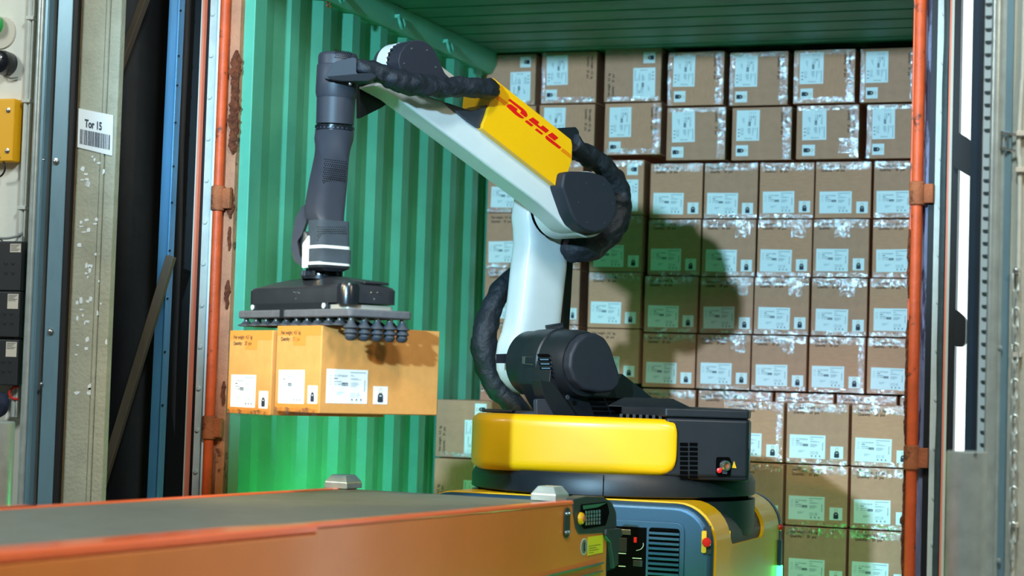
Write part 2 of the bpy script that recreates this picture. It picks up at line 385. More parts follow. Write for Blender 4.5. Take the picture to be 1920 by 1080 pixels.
# dock shelter: hanging black tarpaulin with soft folds
mb = MB(); NX, NZ = 26, 24; xa, xb = vs_x(60, -.12), vs_x(345, -.03); V = []
for j in range(NZ + 1):
    for i in range(NX + 1):
        t = i / NX; V.append((xa + (xb - xa) * t, -.10 + .08 * t + .012 * math.sin(t * 14 + j * .25) + .02 * noise.noise(Vector((t * 3, j * .22, 0))), 3.2 * j / NZ))
mb.add(V, [(j*(NX+1)+i, j*(NX+1)+i+1, (j+1)*(NX+1)+i+1, (j+1)*(NX+1)+i) for j in range(NZ) for i in range(NX)])
o = struct('wall_shelter', mb, TARP, smooth=60); m = o.modifiers.new('s', 'SOLIDIFY'); m.thickness = .006; m.offset = 1
def px_bar(a, b, w, dep, Y):
    """flat bar between two photo points standing on the plane Y"""
    A, B = onY(*a, Y), onY(*b, Y); d = (B - A).normalized(); s = d.cross(VY).normalized()
    return MB().prism([A - s * w, B - s * w, B + s * w, A + s * w], (0, dep, 0))
fr = thing('dock_frame_upright', px_bar((331, -60), (283, 1000), .024, .03, -.16), BLUEST2, 'blue steel upright in front of the black tarpaulin', 'steel upright', bevel=.003)
mb = px_bar((338, -60), (291, 1000), .0035, .012, -.172); part('edge_lip', mb, BLUEST2, fr, bevel=.002)
for v in (20, 105, 160, 230, 312, 380, 470, 560, 660, 760):
    p = onY(340 - .046 * v, v, -.172); part('screw', MB().lathe(p, (0, -1, 0), [(.0045, 0), (.0035, .003), (.0002, .0035)], 8), BLACKR, fr)
thing('brace', px_bar((318, 480), (172, 960), .016, .022, -.205), TIMBER, 'brown diagonal brace leaning low across the tarpaulin', 'brace', bevel=.003)
thing('brace', px_bar((288, -60), (196, 190), .013, .03, -.22), TIMBER, 'dark diagonal brace high beside the concrete column', 'brace', bevel=.003)

# ---- dock wall (hall side), plane Y = -.6
YW = -.6
xcol0, xcol1 = vs_x(143, YW), vs_x(216, YW)
mb = MB().box((xcol0, YW, 0), (vs_x(187, YW), YW + .03, 3.3)); mb.box((vs_x(196, YW), YW, 0), (xcol1, YW + .03, 3.3)); mb.box((vs_x(187, YW), YW + .006, 0), (vs_x(196, YW), YW + .03, 3.3))
colm = struct('wall_column', mb, CONC, bevel=.004)
part('corner_edge', vstrip(134, 143, YW, .10, 0, 3.3), mat('brown_edge', (124, 104, 72), .8, var=.2, vscale=20), colm)
part('mortar_rib', MB().cyl((vs_x(191, YW), YW + .004, 0), (vs_x(191, YW), YW + .004, 3.3), .0075, n=10), CONC, colm)
random.seed(3)
for k in range(46):      # remnants of torn paper labels
    v = random.choice((300, 320, 340, 410, 425, 440, 455, 475, 505, 520, 560, 575, 590, 610, 640, 660, 730)) + random.uniform(-8, 8); u = 180 - (v - 300) * .036 + random.uniform(-26, 6)
    if k % 7 == 0: u += 30
    p = onY(u, v, YW - .0012); w, h = random.uniform(.004, .013), random.uniform(.003, .013)
    P = [p + Vector((math.cos(a) * w * random.uniform(.5, 1.1), 0, math.sin(a) * h * random.uniform(.5, 1.1))) for a in (0.4, 1.3, 2.4, 3.4, 4.3, 5.4)]
    part('paper_scrap', MB().prism(P, (0, .001, 0)), SCREEN, colm, smooth=0)
# sign TOR 15
A = onY(147, 203, YW - .004); B = onY(212, 216, YW - .004); Cc = onY(210, 292, YW - .004); D = onY(145, 276, YW - .004)
sx, sz = (B - A), (D - A)
def on_sign(s, t, lift=0): return A + sx * s + sz * t + (B - A + Cc - D) * 0 + Vector((0, -lift, 0))
mb = MB().prism([A, B, Cc, D], (0, .0025, 0))
sg = thing('dock_sign', mb, SCREEN, 'white barcode sign reading Tor 15 on the concrete column', 'sign')
mb = MB(); ax = sx.normalized(); ay = -(sz.normalized())
add_text(mb, 'Tor 15', .036, on_sign(.20, .44, .0012), ax, ay, width=.066, bold=.0011)
for i in range(len(mb.v)): pass
part('sign_text', mb, SIGNI, sg, smooth=0)
mb = MB(); s = .07; random.seed(15)
while s < .92:
    w = random.choice((.008, .012, .02, .026)); mb.prism([on_sign(s, .52, .0006), on_sign(s + w, .52, .0006), on_sign(s + w, .90, .0006), on_sign(s, .90, .0006)], (0, .0004, 0)); s += w + random.choice((.010, .014, .022))
part('barcode', mb, SIGNI, sg, smooth=0)

thing('rubber_seal_strip', vstrip(125.2, 134.5, YW - .02, .05, 0, 3.3), BLACKR, 'black rubber strip between blue steel frame and concrete column', 'rubber strip', bevel=.004)
mb = vstrip(97, 124.5, YW - .02, .06, 0, 3.3)
gf = thing('door_guide_frame', mb, BLUEST, 'blue-grey steel door guide with round bolts at the left wall', 'door guide', bevel=.002)
part('web', vstrip(80, 97, YW, .04, 0, 3.3), BROWNST, gf); part('flange', vstrip(72, 80, YW - .03, .07, 0, 3.3), BLUEST, gf, bevel=.003)
part('inner_lip', vstrip(76, 78, YW - .034, .02, 0, 3.3), BLUEST, gf)
for (u, v) in ((105, 303), (95, 622), (66 + 12, 720), (82, 300)):
    p = onY(u, v, YW - .021); R0 = .0115 if u in (105, 95) else .006
    b = part('bolt', MB().lathe(p, (0, -1, 0), [(R0, 0), (R0, .002), (R0 * .55, .0025), (R0 * .5, .008), (R0 * .3, .009)], 16), SILV, gf)
mb = MB().cyl((vs_x(66, YW - .03), YW - .03, 0), (vs_x(66, YW - .03), YW - .03, 3.3), .012, n=18)
thing('steel_tube', mb, GALV, 'thin galvanised vertical tube left of the blue door guide', 'tube')
struct('wall_front_left', MB().box((-6, YW + .03, 0), (vs_x(72, YW), YW + .2, 5)), WALLW)
struct('wall_front_top', MB().box((-1.6, YW + .03, 3.2), (1.6, YW + .2, 5)), WALLW)
struct('wall_shelter_top', MB().box((-1.6, -.12, CT + .05), (1.6, -.08, 3.4)), TARP)
for (u, r, nm) in ((44, .0085, 'thick white conduit pipe on the left wall'), (51.5, .0052, 'thin white conduit pipe beside the galvanised tube')):
    x = vs_x(u, YW + .01)
    cp = thing('conduit', MB().cyl((x, YW + .012, .9), (x, YW + .012, 3.3), r, n=14), GREYW, nm, 'conduit', 'white conduits on the left wall')
    for v in (35, 190, 390, 560):
        z = onY(u, v, YW + .012).z; part('clip', MB().box((x - r * 1.2, YW - .001, z - .006), (x + r * 1.2, YW + .03, z + .006)), GREYW, cp, bevel=.002)
def pxr(u0, v0, u1, v1, Y, dep):
    a, b = onY((u0 + u1) / 2, v0, Y), onY((u0 + u1) / 2, v1, Y); x0, x1 = onY(u0, (v0 + v1) / 2, Y).x, onY(u1, (v0 + v1) / 2, Y).x
    return (x0, Y, b.z), (x1, Y + dep, a.z)
WF = YW + .03
# green signal lamp and black lamp
p = onY(-8, 48, WF)
gl = thing('signal_lamp', MB().lathe(p, (0, -1, 0), [(.034, 0), (.036, .02), (.034, .045), (.026, .062), (.012, .07), (.001, .072)], 24), GRNL, 'round green signal lamp on the left wall', 'lamp')
part('backing_disc', MB().lathe(onY(3, 62, WF - .002), (0, -1, 0), [(.055, 0), (.053, .004), (.001, .0045)], 28), CREAM, gl)
p = onY(14, 120, WF)
bl = thing('signal_lamp', MB().lathe(p, (0, -1, 0), [(.040, 0), (.041, .03), (.038, .05), (.028, .056), (.001, .058)], 28), BLKG, 'black round lamp housing under the green lamp', 'lamp')
part('screw', MB().cyl(p + Vector((.018, -.056, .012)), p + Vector((.018, -.062, .012)), .003, n=10), SILV, bl)
part('cable', MB().tube([p + Vector((.005, -.01, -.036)), p + Vector((.02, -.012, -.05)), p + Vector((.05, -.01, -.048))], .003, 8), GREYC, bl)
# yellow box
a, b = pxr(-30, 185, 25, 303, WF - .05, .05)
yb = thing('signal_box', MB().box(a, b), YEL2, 'yellow bolted plate box at the left picture edge', 'box', bevel=.006)
for (u, v) in ((16, 207), (14, 283)):
    p = onY(u, v, WF - .05); part('bolt', MB().lathe(p, (0, -1, 0), [(.0085, 0), (.0085, .002), (.0045, .0025), (.004, .007), (.002, .008)], 14), SILV, yb)
mb = MB(); add_text(mb, 'R', .026, onY(-6, 297, WF - .0508), VX, VZ); part('lettering', mb, SIGNI, yb, smooth=0)
part('cable', MB().tube([onY(2, 300, WF - .03), onY(8, 306, WF - .045), onY(9, 318, WF - .045), onY(4, 328, WF - .04), onY(-6, 334, WF - .03)], .0032, 8), BLACKR, yb)
# three black control boxes
for (v0, v1, u1, nm) in ((452, 545, 42, 'topmost'), (546, 632, 39, 'middle'), (636, 722, 36, 'lowest')):
    u1 -= 3; a, b = pxr(-40, v0, u1, v1, WF - .06, .06)
    cb = thing('control_box', MB().box(a, b), BOXK, nm + ' of three black control boxes stacked on the left wall', 'control box', 'black control boxes', bevel=.004)
    lu = u1 - 22 + (2 if nm == 'topmost' else 0)
    lv = v0 + 5
    a2, b2 = pxr(lu, lv, lu + 20, lv + (16 if nm == 'topmost' else 28), WF - .061, .001)
    part('data_plate', MB().box(a2, b2), CREAM, cb)
    mb = MB()
    for k in range(5): mb.box((a2[0] + .003, WF - .0615, b2[2] - .005 - k * .0045), (b2[0] - .004 - (k % 3) * .006, WF - .061, b2[2] - .0035 - k * .0045))
    part('print_lines', mb, SIGNI, cb, smooth=0)
    for i in range(2):
        for j in range(2):
            p = onY(u1 - 28 + i * 13, v0 + 42 + j * 18, WF - .06); part('knockout', MB().lathe(p, (0, -1, 0), [(.0055, -.001), (.0055, .0015), (.0045, .0018), (.004, .0005), (.0001, .0005)], 14), BOXK, cb)
thing('cable_bundle', MB().tube([onY(-20, 445, WF - .03), onY(8, 447, WF - .05), onY(28, 444, WF - .05), onY(38, 440, WF - .03), onY(44, 434, WF - .01)], .0042, 8).tube([onY(0, 448, WF - .03), onY(14, 458, WF - .055), onY(30, 452, WF - .05), onY(36, 436, WF - .02)], .003, 8),
      GREYC, 'grey cables looping over the topmost black control box', 'cable')
ph = onY(24, 738, WF - .03)
thing('cable_hook', MB().tube([onY(36, 725, WF - .02), onY(24, 727, WF - .03), onY(18, 737, WF - .035), onY(22, 746, WF - .03), onY(35, 749, WF - .02)], .0042, 10), REDC, 'red plastic hook under the black control boxes', 'hook')
thing('work_glove', MB().tube([onY(-14, 742, WF - .03), onY(2, 746, WF - .04), onY(6, 757, WF - .045), onY(0, 772, WF - .04), onY(-10, 782, WF - .03)], [.014, .018, .020, .016, .008], 14, wob=.12), NAVY, 'dark navy glove hanging below the control boxes', 'glove')
# left bollard
pb = onY(4, 790, -1.0)
lbm = MB().lathe((pb.x - .03, -1.0, 0), VZ, [(.064, 0), (.064, pb.z - .004), (.060, pb.z), (.001, pb.z)], 28)
thing('bollard', lbm, GALV, 'galvanised steel bollard at the left picture edge', 'bollard')

# ---- right end of the container and right dock wall
xr = vs_x(1722, -.02, 250)
bar = thing('door_locking_bar', MB().cyl((xr, -.022, 0), (xr, -.022, CT), .0165, n=18), ORANGEP, 'orange locking bar on the right container post with two brown guides', 'locking bar')
for (v, h) in ((363, .037), (858, .038)): hinge(bar, xr, onY(1712, v, -.02).z, h, True)
po = struct('trim_13', vstrip(1708, 1733, .0, .06, 0, CT, 250), ORANGEP, bevel=.003)
for (v0, v1, sd) in ((430, 560, 11), (600, 840, 12), (860, 1090, 13)):
    z1, z0 = onY(1700, v0, 0).z, onY(1700, v1, 0).z; n = int((z1 - z0) / .025); x = vs_x(1711, 0, 250)
    mb = MB().tube([Vector((x + .004 * noise.noise(Vector((k * .8, sd, 0))), -.01, z0 + (z1 - z0) * k / n)) for k in range(n + 1)],
                   [.002] + [.009 * (.6 + .8 * abs(noise.noise(Vector((k * .9, sd, 3))))) for k in range(n - 1)] + [.002], 8, wob=.3, seed=sd, sq=.6)
    part('rust_scale', mb, MATS['rust_scale'], po)
struct('trim_14', vstrip(1731, 1743, .002, .06, 0, CT, 250), PURPLE)
struct('trim_15', vstrip(1743, 1754, -.005, .06, 0, CT, 250), BLACKR)
bs = struct('trim_16', vstrip(1754, 1767, -.01, .04, 0, CT, 250), GREYW, bevel=.002)
for v in (25, 117, 208, 297, 387, 478, 566, 657, 748, 840, 933, 1020):
    p = onY(1767 - (v - 250) * .021, v, -.012); part('rivet', MB().lathe(p, (0, -1, 0), [(.009, 0), (.007, .004), (.0002, .005)], 10), GREYW, bs)
z0s = [Vector((vs_x(1771.5, -.03, 250) + .0035 * noise.noise(Vector((k * .35, 5, 0))), -.02, 3.2 * k / 40)) for k in range(41)]
thing('rubber_seal_strip', MB().tube(z0s, .012, 10), SEAL, 'dark green rubber seal beside the riveted grey strip on the right', 'rubber strip')
struct('trim_17', vstrip(1777, 1780.5, -.03, .02, 0, CT, 250), PINKL)
struct('trim_18', vstrip(1780.5, 1785.5, -.032, .03, 0, CT, 250), CREAM)
struct('trim_19', vstrip(1785.5, 1798, -.03, .05, 0, 3.2, 250), BLACKR)
# daylit white shelter sheet seen through the gap
shm = bpy.data.materials.new('white_translucent_sheet'); shm.use_nodes = True
_n = shm.node_tree.nodes; _l = shm.node_tree.links; _t = _n.new('ShaderNodeBsdfTranslucent'); _t.inputs[0].default_value = (.92, .96, .98, 1)
_d = _n['Principled BSDF']; _d.inputs['Base Color'].default_value = (.9, .94, .96, 1); _d.inputs['Roughness'].default_value = .8
_m = _n.new('ShaderNodeMixShader'); _m.inputs[0].default_value = .8; _l.new(_d.outputs[0], _m.inputs[1]); _l.new(_t.outputs[0], _m.inputs[2]); _l.new(_m.outputs[0], _n['Material Output'].inputs['Surface'])
struct('wall_shelter_right', MB().add([(1.21, .30, 0), (1.95, .30, 0), (1.95, .30, 3.4), (1.21, .30, 3.4)], [(0, 1, 2, 3)]), shm, smooth=0)
struct('wall_light_block_right', MB().box((1.92, -.45, 0), (1.95, .31, 3.4)), TARP)  # unseen panel added to keep the sun out of the hall
struct('wall_light_block_left', MB().box((-1.86, -.45, 0), (-1.83, -.05, 3.4)), TARP)  # unseen panel added against sky light leaking in past the tarpaulin
struct('ceiling_light_block', MB().box((-1.95, -.45, 3.38), (1.95, .31, 3.42)), TARP)  # unseen cover added to shut daylight out from above
for (v0, v1, u1) in ((252, 326, 1820), (586, 650, 1811)):
    P = [onY(1790, v0 - 8, -.05), onY(u1, v0 + 10, -.05), onY(u1 - 1, v1 - 6 if v0 > 300 else v1 + 4, -.05), onY(u1 - 6, v1 if v0 > 300 else v1 + 2, -.05), onY(1788, v1 if v0 > 300 else v1 - 14, -.05)]
    thing('shelter_bracket', MB().prism(rpoly(P, .012), (0, .03, 0)), BLACKR, ('upper' if v0 < 300 else 'lower') + ' black bracket across the bright daylight gap', 'bracket', 'black brackets in the daylight gap')
mb = vstrip(1819, 1842, YW, .05, 0, 3.3, 250)
rg = thing('door_guide_frame', mb, mat('dark_blue_steel', (44, 62, 78), .4, .3, var=.1, vscale=10), 'dark blue-black door guide beside the bright daylight gap', 'door guide', bevel=.004)
part('groove_lip', vstrip(1838, 1841, YW - .012, .02, 0, 3.3, 250), BLACKR, rg)
mb = vstrip(1842, 1860, YW + .012, .02, 0, 3.3, 250)
rk = thing('perforated_strip', mb, mat('pale_strip', (206, 222, 224), .5), 'pale perforated steel strip with half-round slots on the right', 'perforated strip')
for k in range(-2, 40):
    v = 8 + k * 23.6
    if v > 880 or k == 11: continue
    c = onY(1851.5 - (v - 250) * .013, v, YW + .011); r = .0095
    P = [c + Vector((r * math.cos(a), 0, r * .75 * math.sin(a))) for a in [math.pi + i * math.pi / 8 for i in range(9)]]
    part('slot', MB().prism(P + [c + Vector((r, 0, .004)), c + Vector((-r, 0, .004))], (0, .0008, 0)), SEAL, rk, smooth=0)
mb = MB(); xg = vs_x(1866, YW - .02, 250); mb.cyl((xg, YW - .012, 0), (xg, YW - .012, 3.3), .0155, n=18)
gr = thing('guide_rail', mb, GALV, 'galvanised vertical guide rail next to the perforated strip', 'guide rail')
part('rail_web', vstrip(1870, 1884, YW - .005, .05, 0, 3.3, 250), GALV, gr, bevel=.002); part('rail_back', vstrip(1884, 1897, YW + .005, .05, 0, 3.3, 250), BLUEST, gr, bevel=.002)
for (u, v) in ((1876, 652), (1873, 1050)):
    p = onY(u, v, YW - .006); part('bolt', MB().lathe(p, (0, -1, 0), [(.006, 0), (.005, .006), (.0002, .007)], 8), GALV, gr)
struct('wall_front_right', MB().box((vs_x(1842, YW, 250), YW + .03, 0), (6, YW + .2, 5)), WALLG)
xq = vs_x(1907, YW + .01, 600)
cq = thing('conduit', MB().tube([(vs_x(1921, YW + .01, 20), YW + .015, 3.2), (vs_x(1919, YW + .01, 60), YW + .015, onY(1919, 60, YW).z), (vs_x(1915, YW + .01, 160), YW + .015, onY(1915, 160, YW).z), (vs_x(1909, YW + .01, 280), YW + .015, onY(1909, 280, YW).z), (xq, YW + .015, onY(1905, 380, YW).z), (xq, YW + .015, .6), (xq, YW + .015, 0)], .0065, 12),
           GREYW, 'bent pale conduit running down the right wall', 'conduit')
for v in (250, 318, 665, 985):
    z = onY(1905, v, YW).z; part('clip', MB().box((xq - .010, YW - .002, z - .007), (xq + .014, YW + .03, z + .007)), CREAM, cq, bevel=.002)
pt = onY(1886, 262, YW - .02)
mb = MB()
for dz in (-.022, .022): mb.cyl(pt + Vector((-.012, 0, dz)), pt + Vector((.022, .03, dz - .006)), .004, n=8)
mb.cyl(pt + Vector((-.012, 0, -.024)), pt + Vector((-.012, 0, .024)), .0035, n=8)
mb.cyl(pt + Vector((.004, .012, -.024)), pt + Vector((.004, .012, .02)), .003, n=8)
thing('wall_latch', mb, SILV, 'small steel latch on the right guide rail', 'latch')
# chain on the right wall, each link a part
top = onY(1905, 512, YW - .02); bot = onY(1898, 1050, YW - .02)
ch = empty('chain', (bot.x, YW - .02, bot.z), 'steel chain hanging down the right wall', 'chain')
NL = 16; Lk = (top.z - bot.z) / NL
part('hook_bolt', MB().lathe(top + Vector((0, .05, .006)), (0, -1, 0), [(.009, 0), (.009, .05), (.006, .056), (.0002, .058)], 12), SILV, ch)
for k in range(NL):
    c = top + (bot - top) * ((k + .5) / NL) + Vector((0, .008, 0)); h = Lk * .56; w = .0085
    pts = []
    for i in range(12):
        a = 2 * math.pi * i / 12; s, t = math.sin(a), math.cos(a)
        dx = w * s; dz = (h - w) * (1 if t > 0 else -1) * (1 if abs(t) > .3 else 0) + w * t
        pts.append((dx, dz))
    rg_ = []
    for i in range(12):
        a = 2 * math.pi * i / 12; dx = w * math.sin(a); dz = (h - w) * max(-1, min(1, math.cos(a) * 2.2)) + w * math.cos(a)
        q = c + (Vector((dx, 0, dz)) if k % 2 == 0 else Vector((dx * .5, dx * .8, dz)))
        rg_.append(q)
    mb = MB(); n = 6; rings = []
    for i in range(12):
        t = (rg_[(i + 1) % 12] - rg_[i - 1]).normalized(); x = (rg_[i] - c); x = (x - t * x.dot(t)).normalized(); y = t.cross(x)
        rings.append(ring(rg_[i], x, y, .0026, .0026, n))
    V = [p for r in rings for p in r]; F = [(i*n+j, i*n+(j+1) % n, ((i+1) % 12)*n+(j+1) % n, ((i+1) % 12)*n+j) for i in range(12) for j in range(n)]
    part('chain_link', mb.add(V, F), GALV, ch)
# right bollard
pz = onY(1812, 846, -1.25); xb0, xb1 = onY(1774, 900, -1.25).x, onY(1851, 900, -1.25).x; rb = (xb1 - xb0) / 2
bo = thing('bollard', MB().lathe(((xb0 + xb1) / 2, -1.25, 0), VZ, [(rb, 0), (rb, pz.z - .002), (rb - .004, pz.z), (rb - .005, pz.z), (rb - .006, pz.z - .01), (.001, pz.z - .01)], 32), GALV, 'thick galvanised pipe bollard in front of the right door guide', 'bollard')
part('hole', MB().cyl(onY(1829, 851, -1.25 - rb * .97), onY(1829, 851, -1.25 - rb * .97) + Vector((0, .004, 0)), .003, n=10), HOLE, bo)
# hall shell around the dock
struct('wall_hall_left', MB().box((-6.1, -10, 0), (-6, YW + .2, 5)), HALLM)
struct('wall_hall_right', MB().box((6, -10, 0), (6.1, YW + .2, 5)), HALLM)
struct('wall_hall_rear', MB().box((-6, -10.1, 0), (6, -10, 5)), HALLM)
struct('ceiling_hall', MB().box((-6, -10, 5), (6, YW + .2, 5.1)), HALLM)

# ------------------------------------------------------------------ cartons
BW, BH, BD = .252, .252, .43
body = MB().box((-BW/2, 0, 0), (BW/2, BD, BH))
bmesh_body = []
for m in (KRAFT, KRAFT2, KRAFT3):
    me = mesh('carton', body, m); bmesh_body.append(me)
def lrect(mb, x0, z0, x1, z1, y, mi=0, th=.0003): mb.box((x0, y - th, z0), (x1, y, z1), mi)
# address label, lower left of the face
def label_mesh():
    mb = MB(); W, H = .146, .098; y = -.0006
    mb.box((0, y, 0), (W, 0, H), 0)
    R = random.Random(4)
    def line(x0, x1, z, t, mi): mb.box((x0 * W, y - .0003, z * H), (x1 * W, y, z * H + t), mi)
    for z in (.80, .72, .63, .55): line(.05, .13, z, .0015, 2)
    add_text(mb, 'G12910620', .0085, (.18 * W, y - .0004, .78 * H), VX, VZ, .32 * W, 1)
    line(.18, .27, .71, .0030, 1); line(.18, .36, .62, .0034, 2)
    add_text(mb, '21168', .0075, (.18 * W, y - .0004, .535 * H), VX, VZ, .17 * W, 1)
    line(.37, .52, .515, .0095, 1); add_text(mb, '#106', .0065, (.385 * W, y - .0007, .535 * H), VX, VZ, .12 * W, 0)
    for (x0, x1, z, t) in ((.57, .95, .90, .0030), (.58, .64, .83, .0015), (.58, .68, .80, .0015), (.58, .76, .73, .0015), (.58, .84, .70, .0018), (.58, .76, .60, .0018), (.58, .80, .565, .0018), (.58, .76, .53, .0018), (.58, .72, .495, .0018),
                           (.25, .44, .32, .0014), (.25, .40, .285, .0014), (.25, .35, .25, .0014), (.58, .72, .29, .0016), (.75, .80, .29, .0022), (.58, .70, .24, .0016), (.72, .82, .24, .0022), (.58, .72, .19, .0016), (.74, .80, .19, .0022)):
        line(x0, x1, z, t, 2)
    for x in (.61, .72, .83): line(x, x + .035, .09, .005, 1); line(x, x + .05, .06, .0012, 2)
    add_text(mb, 'PRIMARK', .0070, (.945 * W, y - .0004, .36 * H), VZ, -VX, .34 * H, 1)
    return mesh('label', mb, [PAPER, INK, INKP], smooth=0)
def sticker_mesh():
    mb = MB(); W, H = .052, .052; y = -.0006; mb.box((0, y, 0), (W, 0, H), 0)
    c = lambda x, z: Vector((x * W, y - .0003, z * H))
    mb.prism([c(.30, .14), c(.38, .10), c(.62, .10), c(.70, .14), c(.68, .50), c(.58, .64), c(.42, .64), c(.32, .50)], (0, .0003, 0), 1)
    n = 14; o = [(.5 + .12 * math.cos(i * 2 * math.pi / n), .74 + .17 * math.sin(i * 2 * math.pi / n)) for i in range(n)]; q = [(.5 + .08 * math.cos(i * 2 * math.pi / n), .74 + .13 * math.sin(i * 2 * math.pi / n)) for i in range(n)]
    mb.add([c(*p) for p in o + q], [(i, (i+1) % n, n + (i+1) % n, n + i) for i in range(n)], 2)
    mb.box((.43 * W, y - .0006, .44 * H), (.57 * W, y - .0003, .49 * H), 0)
    return mesh('bag_sticker', mb, [PAPER, BAGC, TAN], smooth=0)
def print_mesh():
    mb = MB(); add_text(mb, 'Net weight : 4.5  kg', .0155, (0, -.0005, .0185), VX, VZ, .112, bold=.0004); add_text(mb, 'Quantity :   20  pcs', .0155, (0, -.0005, 0), VX, VZ, .108, bold=.0004)
    return mesh('weight_print', mb, INKB, smooth=0)
def tape_mesh(w, h, sag):
    """clear tape: a slightly crumpled strip"""
    mb = MB(); nx, nz = max(3, int(w / .012)), max(2, int(h / .012)); V = []
    R = random.Random(int(w * 1000 + h * 777 + sag * 10))
    for j in range(nz + 1):
        for i in range(nx + 1):
            e = .004 * R.uniform(-1, 1) if j in (0, nz) else 0
            V.append((w * i / nx, -.0011 - .0008 * R.random(), h * j / nz + e))
    mb.add(V, [(j*(nx+1)+i, j*(nx+1)+i+1, (j+1)*(nx+1)+i+1, (j+1)*(nx+1)+i) for j in range(nz) for i in range(nx)])
    return mesh('clear_tape', mb, TAPE, smooth=0)
random.seed(21)
LABEL, STICK, PRINT = label_mesh(), sticker_mesh(), print_mesh()
TP_TOP = [tape_mesh(BW * .97, .034, k) for k in (1, 2, 3)]; TP_BOT = [tape_mesh(BW * .97, .018, k) for k in (4, 5, 6)]
TP_DROP = [tape_mesh(.07, .078, 7), tape_mesh(.06, .06, 8)]; TP_SIDE = [tape_mesh(.026, BH * .95, 9), tape_mesh(.02, BH * .9, 10)]
def child(name, me, par, x, z, y=0, rz=0):
    o = bpy.data.objects.new(name, me); COL.objects.link(o); o.parent = par; o.location = (x, y, z); o.rotation_euler = (0, 0, rz); return o
def carton(label, loc, roll=0, rz=0, tilt=0, group='cartons in the container', detail=True, tapes='tb', sc=(1, 1, 1), var=None):
    """loc: bottom centre of the front face; roll +90 turned clockwise, -90 counterclockwise, as seen from the door"""
    o = bpy.data.objects.new('cardboard_box', bmesh_body[random.choice((0, 2)) if var is None else var]); COL.objects.link(o)
    c = Vector((0, 0, BH / 2))
    o.matrix_world = Matrix.Translation(loc) @ Matrix.Rotation(rz, 4, 'Z') @ Matrix.Translation(c) @ Matrix.Rotation(math.radians(roll) + tilt, 4, 'Y') @ Matrix.Translation(-c) @ Matrix.Diagonal((sc[0], sc[1], sc[2], 1))
    b = o.modifiers.new('bevel', 'BEVEL'); b.width = .003; b.segments = 2
    o['label'] = label; o['category'] = 'cardboard box'; o['group'] = group
    if detail:
        jx, jz = random.uniform(-.004, .004), random.uniform(-.003, .003)
        lb_ = child('label', LABEL, o, -BW/2 + .017 + jx, .022 + jz); lb_.rotation_euler = (0, random.uniform(-.02, .02), 0)
        child('bag_sticker', STICK, o, BW/2 - .068 + jx, .024 + jz * 2); child('weight_print', PRINT, o, -BW/2 + .024, BH - .044)
        if 't' in tapes: child('clear_tape', random.choice(TP_TOP), o, -BW * .485, BH - .035)
        if 'b' in tapes: child('clear_tape', random.choice(TP_BOT), o, -BW * .485, .001)
        if 'd' in tapes: child('clear_tape', TP_DROP[0], o, random.choice((-.03, .0, .03)), BH - .078, -.0012)
        if 's' in tapes: child('clear_tape', TP_SIDE[0], o, BW/2 - .03, .005, -.0005)
        if 'e' in tapes: child('clear_tape', TP_SIDE[1], o, -BW/2 + .003, .008, -.0005)
    return o
ORD = ['first', 'second', 'third', 'fourth', 'fifth', 'sixth', 'seventh', 'eighth', 'ninth']
YB = 2.40
def px_carton(label, u0, v0, u1, v1, roll=0, tapes='tb', Y=YB, group='cartons in the back stack', rz=0):
    a, b = onY((u0 + u1) / 2, v1, Y), onY((u0 + u1) / 2, v0, Y); x0, x1 = onY(u0, (v0 + v1) / 2, Y).x, onY(u1, (v0 + v1) / 2, Y).x
    w, h = x1 - x0, b.z - a.z
    tilt = 0
    if roll: sc = (h / BW, 1, w / BH)
    else: sc = (w / BW, 1, h / BH)
    o = carton(label, Vector(((x0 + x1) / 2, Y, a.z - (0 if not roll else 0) + (h - BH) / 2 * 1 * (0 if not roll else 0))), roll, rz, tilt, group, True, tapes, (1, 1, 1))
    c = Vector((0, 0, BH / 2)); ctr = Vector(((x0 + x1) / 2, Y, (a.z + b.z) / 2))
    o.matrix_world = Matrix.Translation(ctr) @ Matrix.Rotation(rz, 4, 'Z') @ Matrix.Rotation(math.radians(roll), 4, 'Y') @ Matrix.Diagonal((sc[0], 1, sc[2], 1)) @ Matrix.Translation(-c)
    return o
CW, CCW = 90, -90
row1 = [(907, 1004, CCW, 'es'), (1016, 1118, CW, 'se'), (1134, 1239, CCW, 'se'), (1252, 1357, CW, 'et'), (1368, 1477, CW, 'et'), (1488, 1603, CW, 'ets'), (1613, 1722, CW, 'tb')]
zt = lambda u, k: {0: (102, 97, 91, 97, 97, 93, 90), 1: (198, 194, 191, 198, 198, 194, 192)}[k]
for i, (u0, u1, r, tp) in enumerate(row1):
    px_carton('brown carton turned on its side, %s from the left in the topmost row' % ORD[i], u0, zt(0, 0)[i], u1, zt(0, 1)[i] - .5, r, tp + ('b' if r == CW else ''), rz=random.uniform(-.03, .03))
row2 = [(911, 1003, CW, 's'), (1011, 1114, CW, 's'), (1133, 1239, CW, 'st'), (1250, 1360, CW, 'et'), (1372, 1484, CW, 't'), (1493, 1610, CW, 'etd'), (1625, 1735, CW, 'etb')]
t2 = (199, 196, 193, 201, 201, 197, 195); b2 = (290, 291, 290, 300, 300, 298, 297)
for i, (u0, u1, r, tp) in enumerate(row2):
    px_carton('brown carton turned on its side, %s from left in the second row' % ORD[i], u0, t2[i], u1, b2[i], r, tp, rz=random.uniform(-.03, .03))
# one further column behind the right post
for k in (0, 1):
    px_carton('brown carton at the far right of the %s row, behind the orange bar' % ('topmost' if k == 0 else 'second'), 1743, (90, 195)[k], 1838, (192, 297)[k], CW, 't')
